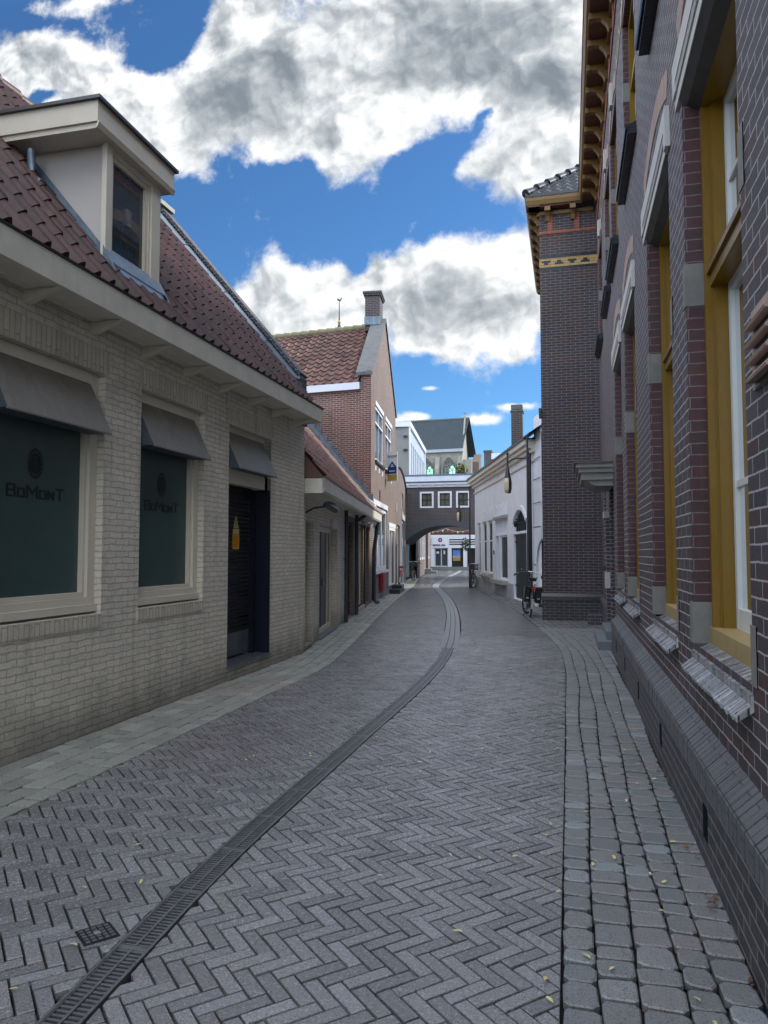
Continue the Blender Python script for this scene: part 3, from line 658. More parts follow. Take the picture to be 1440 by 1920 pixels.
# metal awnings over the openings
for i,h in enumerate(HW):
    u0,u1=h[0]+.02,h[1]-(.10 if i<3 else .02); zt,zb=3.07,2.60
    b=MB(A); b.poly([(u0,-.09,zt),(u1,-.09,zt),(u1+.02,.13,zb),(u0,.13,zb)]); b.poly([(u0,-.095,zt-.01),(u1,-.095,zt-.01),(u1+.02,.125,zb-.006),(u0,.125,zb-.006)])
    b.box(u0,u1+.02,.118,.132,zb-.012,zb)
    a=b.build('awning','awning',h1)
    b=MB(A)
    for u in(u0+.002,u1): b.poly([(u,-.09,zt),(u+(.02 if u==u1 else 0),.13,zb),(u,-.09,zb)])
    b.poly([(u0,-.09,zb-.004),(u1,-.09,zb-.004),(u1,.128,zb-.004),(u0,.128,zb-.004)])
    b.build('awning_cheek','awning_side',a)
    MB(A).box(u0,h[1]-.02,-.12,-.09,zt,3.145).build('fixing_board','cream_paint',a)
# roller shutter door
u0,u1,z0,z1=HW[2]
b=MB(A); b.poly([(u0+.002,0,z0),(u0+.002,-.27,z0),(u0+.002,-.27,2.58),(u0+.002,0,2.58)]); b.box(u1-.03,u1-.002,-.27,-.004,z0,2.42); b.box(u0+.02,u1-.04,-.30,-.27,2.3,2.5); b.box(u1-.12,u1-.03,-.27,-.2,z0,2.42)
dl=b.build('door_lining','navy',h1)
b=MB(A)
z=z0+.34
while z<2.48:
    b.prism([(-.29,z),(-.262,z+.004),(-.255,z+.03),(-.262,z+.05),(-.29,z+.054)],u0+.02,u1-.12); z+=.056
sh=b.build('roller_shutter','shutter',h1)
MB(A).box(u0+.02,u1-.12,-.30,-.262,z0+.03,z0+.33).build('kick_plate','steel',sh)
MB(A).box(u0-.01,u1-.004,-.27,.02,z0-.03,z0+.006).build('threshold','steel',h1,bevel=.004)
b=MB(A); b.box(u0+.02,u1-.004,-.16,-.05,2.42,2.60); b.box(u1-.1,u1-.004,-.2,-.05,2.42,2.72); b.build('door_head','cream_paint',h1)
# warning stickers
b=MB(A); b.box(9.02,9.23,-.254,-.251,1.60,1.80); st=b.build('orange_sticker','sign_orange',sh,label='orange warning sticker on the dark shutter')
b=MB(A)
for k in range(6): b.box(9.04,9.16+.05*((k*7)%3)/2,-.251,-.2505,1.63+.025*k,1.636+.025*k)
b.build('small_print','letter_black',sh)
MB(A).box(9.03,9.22,-.254,-.251,1.805,1.87).build('sticker','sign_yellow',sh)
MB(A).slab([(9.04,1.88),(9.21,1.88),(9.125,2.05)],-.254,-.251).build('triangle_sticker','sign_yellow',sh)
MB(A).slab([(9.118,1.90),(9.132,1.90),(9.128,1.97),(9.14,1.955),(9.12,2.01),(9.112,1.94)],-.251,-.2495).build('lightning_mark','letter_black',sh)
# eaves: soffit, brackets, box gutter with dark lip
b=MB(A); b.box(-3,10.93,.10,.32,3.565,3.585); b.prism([(.30,3.56),(.335,3.565),(.345,3.77),(.31,3.77)],-3,10.93); b.box(-3,10.93,.02,.10,3.56,3.60); b.poly([(10.93,.0,3.55),(10.93,.335,3.565),(10.93,.345,3.77),(10.93,-.1,3.77)])
g=b.build('gutter','cream_dirty',h1)
MB(A).prism([(.30,3.775),(.355,3.775),(.36,3.79),(.30,3.785)],-3,10.96).build('gutter_lip','lip',g)
b=MB(A); b.box(-3,10.9,.0,.31,3.585,3.60); 
u=-2.6
while u<10.9: b.prism([(.0,3.46),(.05,3.46),(.30,3.56),(.0,3.56)],u,u+.055); u+=.82
b.build('soffit','cream_paint',h1)
# main roof
RS=1.19
def rz(d): return 3.80+RS*(.30-d)
rt=roof_tiles(A,-3,10.42,.30,3.80,-2.50,rz(-2.50),w=.20,L=.34,amp=.036,lift=.020,roll=True,skip=lambda u,l:(5.78<u<6.62 and .47<l<2.4))
rf=rt.build('roof','tile_red',h1)
b=MB(A); b.poly([(-3,.28,3.76),(11,.28,3.76),(11,-2.5,rz(-2.5)-.05),(-3,-2.5,rz(-2.5)-.05)]); b.poly([(-3,-2.5,rz(-2.5)-.05),(11,-2.5,rz(-2.5)-.05),(11,-5.6,3.6),(-3,-5.6,3.6)]); b.build('roof_underlay','tile_red',rf)
b=MB(A)
u=-3
while u<10.5:
    b.tube([(u,-2.53,rz(-2.5)+.02),(u+.34,-2.53,rz(-2.5)+.035)],[.085,.10],8); u+=.33
b.build('ridge_tile','tile_red',rf)
# gable parapet with lead flashing
def ln(d,off): return rz(d)+off
b=MB(A); b.slab([(-0.0,0)],0,0) if 0 else None
prof=[(.02,3.87),(-2.42,6.75),(-2.52,6.87),(-2.62,6.75),(-5.6,3.2)]
b=MB(A); b.mesh([(10.8,p[0],p[1]+.42) for p in prof]+[(11.08,p[0],p[1]+.42) for p in prof]+[(10.8,p[0],p[1]-.1) for p in prof]+[(11.08,p[0],p[1]-.1) for p in prof],
  [(0,1,6,5),(1,2,7,6),(2,3,8,7),(3,4,9,8),(0,1,11,10),(1,2,12,11),(2,3,13,12),(3,4,14,13),(5,6,16,15),(6,7,17,16),(7,8,18,17),(8,9,19,18),(0,5,15,10)])
gp=b.build('gable_parapet','bridge_brick',h1)
b=MB(A)                                      # brick on edge coping
sl=math.hypot(2.5,RS*2.5)
k=0.0
while k<sl-.05:
    d=.02-k*2.5/sl; z=3.87+.42+RS*k*2.5/sl+.06; t=.052
    b.mesh([(10.79,d,z),(11.10,d,z),(11.10,d-t*.64,z+t*.77),(10.79,d-t*.64,z+t*.77),(10.79,d-.05,z-.09),(11.10,d-.05,z-.09),(11.10,d-.05-t*.64,z-.09+t*.77),(10.79,d-.05-t*.64,z-.09+t*.77)],[(0,1,2,3),(0,1,5,4),(1,2,6,5),(2,3,7,6),(3,0,4,7)],random.random()); k+=.06
b.build('coping_bricks','dark_brick',gp)
MB(A).box(10.72,11.14,-2.66,-2.38,7.28,7.35).build('apex_stone','stone',gp)
MB(A).box(10.78,11.12,-.13,.02,3.55,4.12).build('kneeler','bridge_brick',gp)
b=MB(A); b.poly([(10.79,.02,rz(.02)+.11),(10.79,-2.45,rz(-2.45)+.11),(10.70,-2.45,rz(-2.45)+.09),(10.70,.02,rz(.02)+.09)]); b.poly([(10.70,.02,rz(.02)+.09),(10.70,-2.45,rz(-2.45)+.09),(10.38,-2.45,rz(-2.45)+.07),(10.38,.02,rz(.02)+.07)]); b.poly([(10.38,.02,rz(.02)+.07),(10.38,-2.45,rz(-2.45)+.07),(10.38,-2.45,rz(-2.45)+.0),(10.38,.02,rz(.02)+.0)]); b.poly([(10.79,.02,rz(.02)),(10.79,-2.45,rz(-2.45)),(10.79,-2.45,rz(-2.45)+.14),(10.79,.02,rz(.02)+.14)]); b.box(10.60,10.775,-.12,.06,3.78,4.16)
b.build('lead_flashing','lead',gp)
b=MB(A)
for k in(.5,1.2,1.9): b.tube([(10.80,-k,rz(-k)+.14),(10.66,-k,rz(-k)+.10),(10.50,-k+.06,rz(-k+.06)+.09)],.008,5)
b.build('lead_clip','pipe',gp)
# dormer
D0=.0                                        # face flush with the wall below
dm=MB(A); 
ca=[(D0-.01,4.10),(D0-.01,5.25),(-1.2,5.25)]
for u in(5.80,6.62): dm.mesh([(u,D0-.01,4.10),(u,D0-.01,5.26),(u,-1.3,5.26),(u,-1.3,5.0+.45)],[(0,1,2)])
dm.poly([(5.80,-.12,4.1),(6.62,-.12,4.1),(6.62,-.12,5.26),(5.80,-.12,5.26)])
dmo=dm.build('dormer','cheek_paint',h1)
b=MB(A); b.box(5.765,5.855,-.03,.02,4.09,5.262); b.box(6.52,6.68,-.03,.02,4.09,5.262); b.box(5.855,6.52,-.03,.006,5.20,5.262); b.box(5.855,6.52,-.03,.014,4.17,4.25)
b.box(6.49,6.52,-.03,.002,4.25,5.20)
b.build('dormer_frame','cream_paint',dmo,bevel=.003)
f=frame_mb(A,5.858,6.488,4.252,5.198,-.06,-.005,.045); f.build('dormer_sash','cream_paint',dmo)
MB(A).box(5.89,6.46,-.05,-.035,4.28,5.17).build('dormer_pane','glass_refl',dmo)
b=MB(A); b.box(5.54,6.80,-1.6,.07,5.26,5.31); b.box(5.52,6.82,-1.6,.09,5.31,5.50)
b.prism([(.07,5.26),(.09,5.31),(.105,5.31),(.105,5.30),(.085,5.255)],5.52,6.82)
b.build('dormer_cornice','cream_paint',dmo)
MB(A).box(5.49,6.85,-1.6,.125,5.50,5.53).build('dormer_roof','lip',dmo)
b=MB(A); b.poly([(5.785,.02,rz(.02)+.05),(5.785,-1.2,rz(-1.2)+.05),(5.60,-1.2,rz(-1.2)+.07),(5.60,.02,rz(.02)+.07)]); b.poly([(5.784,.02,rz(.02)),(5.784,-1.2,rz(-1.2)),(5.784,-1.2,rz(-1.2)+.14),(5.784,.02,rz(.02)+.14)])
for k in range(7): b.box(5.78+k*.13,5.90+k*.13,.012,.10,rz(.06)+.012+.004*(k%2),rz(.06)+.06)
b.prism([(.0,rz(0)+.16),(.0,rz(0)+.05),(.13,rz(.13)+.055),(.13,rz(.13)+.065)],5.76,6.72)
b.build('dormer_flashing','lead',dmo)
b=MB(A); b.tube([(5.62,-.66,5.2),(5.62,-.66,4.98),(5.62,-.62,4.93),(5.62,-.55,4.88)],.035,8); b.build('dormer_drainpipe','lead',dmo)

# ================================================================== cream annex
BB=Fr((-4.07,11.15),(-.167,.986)); LB=11.7
h2=thing('cream_brick_annex','low annex with steep brown tile roof between the cream house and the red gabled house','house',(-4.5,14,0))
HA=[(.22,.98,.05,2.07),(1.62,3.9,.02,2.06)]
HB=[(5.75,6.75,.02,2.3),(7.6,9.3,.12,2.32),(10.0,11.0,.1,2.32)]
b=MB(BB); b.wall(0,5.35,-.03,2.62,HA)
for h in HA: b.reveal(h,.22)
b.build('wall','cream_brick',h2)
b=MB(BB); b.wall(5.35,LB,-.03,2.62,HB)
for h in HB: b.reveal(h,.15)
b.build('rear_wall','brown_brick',h2)
MB(BB).box(HA[0][0],HA[0][1],-.22,-.2,.05,2.05).build('narrow_door','door_grey',h2)
f=frame_mb(BB,1.62,3.9,.02,2.06,-.2,-.12,.1); f.box(3.45,3.5,-.2,-.13,.1,1.95); fo=f.build('door_frame','cream_paint',h2)
b=MB(BB); b.box(1.72,2.7,-.18,-.155,.1,1.96); b.box(2.72,3.8,-.18,-.158,.1,1.96); dd=b.build('double_door','door_grey',h2)
b=MB(BB); b.box(2.695,2.725,-.18,-.14,.1,1.96); b.build('meeting_strip','steel',dd)
MB(BB).box(2.80,2.86,-.155,-.11,.92,1.06).build('handle','chrome',dd)
MB(BB).box(1.6,3.92,-.24,.03,-.03,.025).build('doorstep','grey_stone',h2)
for h in HB:
    f=frame_mb(BB,h[0],h[1],h[2],h[3],-.14,-.08,.07,.05).build('door_frame','cream_paint' if h is HB[1] else 'black',h2)
    MB(BB).box(h[0]+.05,h[1]-.05,-.14,-.11,h[2]+.02,h[3]-.05).build('dark_door','door_grey',h2)
MB(BB).box(7.55,9.35,-.1,.05,-.02,.12).build('step','stone',h2)
b=MB(BB); b.box(9.45,9.6,-.01,.05,0,2.35); b.box(7.3,11.2,-.01,.03,2.33,2.45); b.build('door_surround','black',h2)
for u in(6.3,8.2,10.3): MB(BB).box(u,u+.03,-.08,-.03,1.0,1.08).build('handle','chrome',h2)
b=MB(BB); b.prism([(.30,2.52),(.34,2.53),(.35,2.74),(.31,2.74)],-.02,LB-.1); b.box(-.02,LB-.1,.0,.32,2.50,2.53); b.box(-.02,0.0,-.0,.345,2.53,2.73); b.box(-.02,LB-.1,-.02,.01,2.44,2.52); b.box(LB-.12,LB-.1,0,.34,2.53,2.74)
g=b.build('gutter','cream_dirty',h2)
MB(BB).prism([(.30,2.745),(.36,2.745),(.365,2.76),(.30,2.755)],-.04,LB-.08).build('gutter_lip','lip',g)
rt=roof_tiles(BB,.02,LB+.35,.30,2.75,-2.6,2.75+RS*2.9,w=.215,L=.34,amp=.03,roll=True).build('roof','tile_annex',h2)
b=MB(BB); b.poly([(0,.29,2.70),(LB+.4,.29,2.70),(LB+.4,-2.6,2.70+RS*2.9),(0,-2.6,2.70+RS*2.9)]); b.poly([(0,-2.6,6.15),(LB+.4,-2.6,6.15),(LB+.4,-5.4,2.6),(0,-5.4,2.6)]); b.build('roof_underlay','tile_annex',rt)
b=MB(BB)
for (u,) in((4.85,),(6.95,)):
    b.tube([(u,.08,2.5),(u,.08,.02)],.045,10)
    for z in(.5,1.4,2.2): b.tube([(u,.08,z),(u,.08,z+.03)],.056,10)
b.tube([(6.95,.3,2.5),(6.95,.2,2.42),(6.95,.08,2.35)],.05,10)
b.build('downpipe','pipe',h2)
b=MB(BB); b.tube([(11.25,.28,2.52),(11.25,.24,2.40),(11.3,.13,1.6),(11.3,.13,.12),(11.28,.2,.05),(11.27,.30,.03)],.062,12); b.build('leaning_downpipe','pipe',h2)
b=MB(BB); b.tube([(5.3,.02,2.4),(5.3,.02,.05)],.012,6); b.build('cable','pipe',h2)
b=MB(BB); b.poly([(-.02,.33,2.74),(-.02,-.1,2.74),(-.02,-.1,3.27)]); b.build('verge_panel','tile_annex',h2)
# camera and wall lamps
b=MB(BB); b.tube([(.25,.32,2.33),(.80,.40,2.27)],.048,12); b.box(.3,.86,.30,.42,2.37,2.385); cm=b.build('security_camera','black',h2)
MB(BB).tube([(.2,.0,2.2),(.3,.12,2.28),(.45,.33,2.32)],.015,8).build('bracket','black',cm)
MB(BB).tube([(.80,.40,2.27),(.83,.405,2.266)],.05,12).build('lens_hood','fender',cm)
b=MB(BB); b.lathe((3.05,.05,2.12),[(0.0,-.11),(.05,-.10),(.07,-.05),(.07,.06),(.05,.11),(0,.12)],12); b.build('wall_lamp','sign_white',h2)
b=MB(BB); b.lathe((9.1,.08,2.40),[(0,-.06),(.10,-.04),(.13,0),(.10,.04),(0,.06)],12); b.build('wall_lamp','sign_white',h2)

# ================================================================== red brick house with gable
C0=(-6.02,22.7)
FF=Fr(C0,(-.995,.1),-1)                      # front wall facing the camera, u runs to the left
GG=Fr(C0,(-.124,.992))                       # gable wall along the street
h3=thing('red_brick_gable_house','tall red brick house with chimney, tiled roof and gable end turned to the street','house',(-6.5,26,0))
WH=7.5; AP=9.95
b=MB(FF); b.wall(.32,8,-.03,7.0); b.build('front_wall','red_brick',h3)
b=MB(FF); b.box(0,.34,-.02,.03,-.03,7.28); b.build('corner_pier','red_brick',h3)
b=MB(FF); b.box(-.03,.38,-.1,.06,7.28,7.36); b.box(.34,8,-.02,.07,6.99,7.03) if 0 else None; b.build('pier_cap','dark_brick',h3)
GWIN=[(1.0,3.2,4.62,6.45),(3.85,6.0,4.62,6.45)]; GLOW=[(.5,4.35,.95,3.12),(4.95,7.2,.3,2.55)]
b=MB(GG); b.wall(0,WH,-.03,7.28,GWIN+GLOW)
b.poly([(0,0,7.28),(WH,0,7.28),(WH/2,0,AP+.25)])
for h in GWIN+GLOW: b.reveal(h,.1)
b.build('gable_wall','gable_brick',h3)
b=MB(GG); 
for (ua,za,ub,zb) in((0,7.30,WH/2,AP+.27),(WH+.0,7.30,WH/2,AP+.27)):
    s_=1 if ua<ub else -1
    b.mesh([(ua-.1*s_,.05,za),(ub,.05,zb),(ub,-.48,zb),(ua-.1*s_,-.48,za),(ua-.1*s_,.05,za-.1),(ub,.05,zb-.1),(ub,-.48,zb-.1),(ua-.1*s_,-.48,za-.1)],[(0,1,2,3),(0,1,5,4),(3,2,6,7),(0,3,7,4)])
b.build('gable_coping','cement',h3)
b=MB(GG); b.poly([(0.2,-.46,7.2),(WH/2,-.46,AP+.2),(WH/2,-.46,AP-.4),(.2,-.46,6.7)]); b.build('parapet_side','lead',h3)
b=MB(GG); b.box(WH/2-.45,WH/2+.45,-.68,-.14,AP-.3,10.95); ch_=b.build('chimney','old_brick' if 0 else 'tower_brick',h3)
b=MB(GG); b.box(WH/2-.50,WH/2+.50,-.73,-.09,10.95,11.02); b.box(WH/2-.53,WH/2+.53,-.76,-.06,11.02,11.10); b.build('chimney_cap','dark_brick',ch_)
b=MB(GG); b.prism([(-.70,9.85),(-.70,10.15),(-.12,10.15),(-.12,9.85)],WH/2-.52,WH/2-.45); b.build('chimney_flashing','lead',ch_)
# front roof slope: rises away from the fascia
class Slope:                                 # u leftwards, d negative = up the slope towards the ridge
    def __call__(s,u,d,z): 
        p=FF(u,0,z); return p+Vector((-.124,.992,0))*(-d)
rt=roof_tiles(Slope(),.42,8,.10,6.98,-3.75,AP-.02,w=.30,L=.36,amp=.035,lift=.05).build('roof','tile_orange',h3)
b=MB(Slope()); b.poly([(.3,0,6.9),(8,0,6.9),(8,-3.75,AP-.1),(.3,-3.75,AP-.1)]); b.poly([(.3,-7.5,6.9),(8,-7.5,6.9),(8,-3.75,AP-.1),(.3,-3.75,AP-.1)]); b.build('roof_underlay','tile_orange',rt)
b=MB(Slope()); u=.55
while u<8: b.tube([(u,-3.75,AP),(u+.36,-3.75,AP+.015)],[.11,.135],8); u+=.36
b.build('ridge_tile','moss',rt)
MB(FF).box(.36,8,.02,.14,6.76,6.985).build('fascia','white_cool',h3)
b=MB(Slope()); b.poly([(.34,.02,7.02),(.34,-3.75,AP+.06),(.62,-3.75,AP+.06),(.50,.02,7.05)]); b.build('roof_flashing','lead',h3)
# stepped lead where the annex roof meets this wall
b=MB(FF)
for k in range(12):
    u=.02+k*.20; z=3.22+k*.245; b.box(u-.10,u+.20,.035,.05+.002*(k%2),z-.5,z+.20)
b.poly([(-.2,.06,3.02),(2.6,.06,3.02+2.8*1.22),(2.6,.42,2.90+2.8*1.22),(-.2,.42,2.90)])
b.build('stepped_flashing','lead',h3)
for h in GWIN:
    f=window(h3,GG,h[0],h[1],h[2],h[3],d=-.02,w=.09,mf='white',mg='glass_refl',nu=2,nz=1,split=h[3]-.55,th=.07,name='sash_window')
    MB(GG).box(h[0]-.1,h[1]+.1,-.04,.06,h[2]-.09,h[2]-.005).build('sill','black',f)
b=MB(GG); b.box(GWIN[0][0]-.02,GWIN[0][1]+.05,-.01,.02,6.46,6.60); b.box(GWIN[1][0]-.02,GWIN[1][1]+.05,-.01,.02,6.46,6.60); b.box(.4,4.45,-.01,.03,3.13,3.30); b.box(4.85,7.3,-.01,.03,2.56,2.72); b.split('white_lintel','white',h3)
b=MB(GG)
for u in(1.0,1.9,2.9,3.9,4.9,5.8): b.box(u,u+.16,.0,.008,4.28,4.44)
b.build('pale_brick_spot','white_wall',h3)
f=window(h3,GG,.5,4.35,.95,3.12,d=-.03,w=.13,mf='white',mg='glass_refl',nu=3,bar=.10,th=.06,name='shop_window')
MB(GG).box(.42,4.42,-.05,.07,.86,.945).build('sill','white',f)
f=frame_mb(GG,4.95,7.2,.3,2.55,-.09,.02,.12,.05); f.box(5.8,5.88,-.09,.01,.35,2.43); fo=f.build('door_frame','white',h3)
MB(GG).box(5.07,5.8,-.08,-.04,.35,2.43).build('side_light','glass_refl',fo)
MB(GG).box(5.88,7.08,-.08,-.03,.35,2.43).build('house_door','gable_brick',fo)
b=MB(GG); b.box(5.0,6.0,.0,.42,-.03,.16); b.box(5.25,7.1,.0,.30,.16,.30) if 0 else None; b.build('door_step','bluestone',h3)
MB(GG).box(6.15,7.2,.0,.38,-.03,.28).build('door_step','bluestone',h3)
MB(GG).box(2.1,2.12,.0,.03,3.35,3.7).build('wall_anchor','black',h3)
MB(GG).box(0,5,.0,.02,-.03,.22).build('plinth','grey_stone',h3)
rb=tag(MB(GG).box(1.9,2.75,.02,.16,.30,.88).build('wall_box','red_paint',None,bevel=.01),'dark red box on the wall under the shop window of the red gabled house','box')
# estate agent sign: two boards meeting in a point
sg=thing('for_sale_sign','white and blue estate agent sign reading te koop, fixed beside an upper window','sign',(-6.4,26.9,4.2))
s0=GG(4.2,.03,0); FS=Fr((s0.x,s0.y),(.93,-.36)); 
b=MB(FS); b.box(0,.46,-.01,.01,4.20,5.30); b.build('board','sign_white',sg)
MB(FS).slab([(.04,4.48),(.42,4.48),(.42,4.72),(.23,4.95),(.04,4.72)],.010,.014).build('house_emblem','sign_blue',sg)
MB(FS).box(.03,.44,.010,.014,4.23,4.45).build('yellow_band','sign_gold',sg)
text('TE KOOP',.115,FS,.025,5.08,.013,'navy_ink',sg,sx=.86,bold=.005)
b=MB(FS); b.box(.16,.30,.014,.016,4.74,4.78); b.box(.20,.26,.014,.016,4.80,4.84); b.box(.10,.36,.014,.016,4.56,4.60); b.build('agent_mark','sign_white',sg)

# ================================================================== small brown pavilion with rounded gable and blue door
C1=GG(WH,0,0); HH=Fr((C1.x,C1.y),(-8.87-C1.x,41-C1.y)); LH=math.hypot(-8.87-C1.x,41-C1.y)
h4=thing('brown_brick_pavilion','narrow brown brick house with rounded top and blue door beside the arch','house',(-7.8,35,0))
hh=[(1.3,3.8,.1,2.8),(6.2,8.6,.12,3.2),(5.9,7.9,3.65,4.55)]
b=MB(HH); b.wall(0,LH,-.03,4.75,hh)
for h in hh: b.reveal(h,.15)
N=14
b.poly([(0,0,4.75),(LH,0,4.75)]+[(LH/2+LH/2*math.cos(PI*k/N),0,4.75+.75*math.sin(PI*k/N)) for k in range(1,N)])
b.build('wall','old_brick',h4)
b=MB(HH); pr=[(LH/2+(LH/2+.05)*math.cos(PI*k/N),4.75+.78*math.sin(PI*k/N)) for k in range(N+1)]
for (a,c_),(e,f_) in zip(pr,pr[1:]): b.mesh([(a,.08,c_),(e,.08,f_),(e,-.6,f_),(a,-.6,c_),(a,.08,c_+.07),(e,.08,f_+.07),(e,-.6,f_+.07),(a,-.6,c_+.07)],[(4,5,6,7),(0,1,5,4),(0,1,2,3)])
b.build('rounded_coping','lip',h4)
window(h4,HH,5.9,7.9,3.65,4.55,d=-.06,nu=2,nz=2,mf='white',mg='glass')
window(h4,HH,1.3,3.8,.1,2.8,d=-.08,nu=2,mf='white',mg='glass',w=.1,name='door_window')
f=frame_mb(HH,6.2,8.6,.12,3.2,-.12,-.03,.12).build('blue_door_frame','blue_door',h4)
MB(HH).box(6.3,8.5,-.12,-.08,.15,2.3).build('blue_door','blue_door',h4); MB(HH).box(6.3,8.5,-.12,-.09,2.4,3.1).build('fanlight','glass_refl',h4)
b=MB(HH)
for u in(.2,5.5,9.3):
    for z in(1.9,3.3): b.box(u,u+.5,-.01,.03,z,z+.35)
b.box(5.8,8.9,-.01,.05,3.22,3.5); b.split('pale_stone_block','stone',h4)

# ================================================================== bridge building across the street
BR=Fr((-8.87,41),(1,0)); LBR=6.6
h5=thing('arched_bridge_house','dark brick house bridging the street over a wide flat arch, three white framed windows','bridge',(-6.6,41,0))
ac,ar_,zs,zt=2.22,2.9,2.05,3.10              # arch centre, spring height, crown
def arch_z(u,off=0):
    hw=2.45; rr=(hw*hw+(zt-zs)**2)/(2*(zt-zs)); zc=zt-rr; v=(rr+off)**2-(u-ac)**2
    return zc+math.sqrt(max(v,0))
b=MB(BR); NA=24; us=[ac-2.45+4.9*k/NA for k in range(NA+1)]
for a,c_ in zip(us,us[1:]): 
    b.poly([(a,0,arch_z(a)),(c_,0,arch_z(c_)),(c_,0,3.8),(a,0,3.8)]); b.poly([(a,0,arch_z(a)),(c_,0,arch_z(c_)),(c_,-3.2,arch_z(c_)),(a,-3.2,arch_z(a))]); b.poly([(a,-3.2,arch_z(a)),(c_,-3.2,arch_z(c_)),(c_,-3.2,3.8),(a,-3.2,3.8)])
b.wall(-.25,us[0],0,3.8); b.wall(us[-1],LBR,0,3.8)
bw=[(.82,1.60,4.06,4.98),(1.84,2.62,4.06,4.98),(2.86,3.62,4.06,4.98),(3.9,4.66,4.06,4.98)]
b.wall(-.25,LBR,3.8,5.22,bw); b.wall(-.25,LBR,3.8,5.22,d=-3.2); b.poly([(LBR,0,0),(LBR,-3.2,0),(LBR,-3.2,5.22),(LBR,0,5.22)]); b.poly([(us[-1],0,0),(us[-1],-3.2,0),(us[-1],-3.2,2.05),(us[-1],0,2.05)])
b.build('wall','bridge_brick',h5)
b=MB(BR)
for a,c_ in zip(us,us[1:]):
    b.mesh([(a,.05,arch_z(a)-.01),(c_,.05,arch_z(c_)-.01),(c_,.05,arch_z(c_,.27)),(a,.05,arch_z(a,.27)),(a,-.1,arch_z(a)-.01),(c_,-.1,arch_z(c_)-.01),(c_,0,arch_z(c_,.27)),(a,0,arch_z(a,.27))],[(0,1,2,3),(0,1,5,4),(3,2,6,7)])
b.box(ac-.13,ac+.13,0,.08,3.08,3.46); b.box(-.25,-.02,-.02,.07,0,2.3); b.build('arch_band','arch_paint',h5)
for h in bw:
    f=frame_mb(BR,*h,-.06,.03,.10).build('window_frame','white_cool',h5)
    g=frame_mb(BR,h[0]+.10,h[1]-.10,h[2]+.10,h[3]-.10,-.09,-.02,.045); mu,mz=(h[0]+h[1])/2,(h[2]+h[3])/2
    g.box(mu-.015,mu+.015,-.07,-.03,h[2]+.1,h[3]-.1); g.box(h[0]+.1,h[1]-.1,-.071,-.032,mz-.015,mz+.015); g.build('dark_sash','black',f)
    MB(BR).box(h[0]+.08,h[1]-.08,-.09,-.075,h[2]+.08,h[3]-.08).build('pane','glass_warm',f)
b=MB(BR); b.box(-.25,LBR,-.05,.10,5.22,5.36); b.box(-.3,LBR,-.05,.20,5.36,5.47); u=.1
while u<LBR: b.box(u,u+.12,.10,.17,5.28,5.36); u+=.7
b.build('white_cornice','white_cool',h5)
b=MB(BR); b.box(-.3,LBR,-.02,.25,5.47,5.53); b.build('cornice_gutter','pipe',h5)
b=MB(BR); b.mesh([(-.25,.15,5.53),(LBR,.15,5.53),(LBR,-.05,5.86),(-.25,-.05,5.86)],[(0,1,2,3)]); b.poly([(LBR,.15,5.53),(LBR,-.05,5.86),(LBR,-3.2,5.86),(LBR,-3.2,5.2)]); b.build('parapet','zinc',h5)
b=MB(BR); b.box(-.3,LBR,-3.3,-.03,5.86,5.95); b.build('roof_capping','zinc_top',h5)

# ================================================================== row of old brick houses past the arch
RR=Fr((-8.87,44.2),(-.147,.989)); 
r1=thing('old_brick_house','old brown brick house with tall white framed windows and steps just past the arch','house',(-9.5,50,0))
wn=[(1.2,2.6,1.1,3.4),(4,5.4,1.1,3.4),(6.8,8.2,1.1,3.4),(9.6,11,1.1,3.4),(12,13.4,.3,3.2)]
b=MB(RR); b.wall(0,14.5,-.03,4.6,wn)
for h in wn: b.reveal(h,.12)
b.poly([(14.5,0,0),(14.5,-5,0),(14.5,-5,4.6),(14.5,0,4.6)]); b.poly([(0,0,4.6),(14.5,0,4.6),(14.5,-5,4.6),(0,-5,4.6)]); b.build('wall','old_brick',r1)
for h in wn[:4]: window(r1,RR,*h,d=.0,w=.14,mf='white',mg='glass',nu=2,nz=2,bar=.05)
window(r1,RR,*wn[4],d=-.03,w=.12,mf='white',mg='door_grey',name='front_door')
b=MB(RR); b.box(11.6,13.8,0,.9,-.03,.18); b.box(11.9,13.6,0,.5,.18,.36); b.build('front_steps','grey_stone',r1)
MB(RR).tube([(14.3,.1,4.5),(14.3,.1,.05)],.07,8).build('downpipe','pipe',r1)
r2=thing('red_brick_townhouse','reddish brick house with pale window frames at the end of the row near the shop','house',(-12,62,0))
b=MB(RR); wn=[(16,17.6,1.1,3.3),(19,20.6,1.1,3.3)]; b.wall(14.5,22.5,-.03,5.2,wn,d=.1)
for h in wn: b.reveal(h,.15,d=.1)
b.poly([(14.5,.1,0),(14.5,-5,0),(14.5,-5,5.2),(14.5,.1,5.2)]); b.poly([(22.5,.1,0),(22.5,-5,0),(22.5,-5,5.2),(22.5,.1,5.2)]); b.build('wall','red_brick',r2)
for h in wn: window(r2,RR,*h,d=.08,w=.14,mf='white',mg='glass',nu=2)

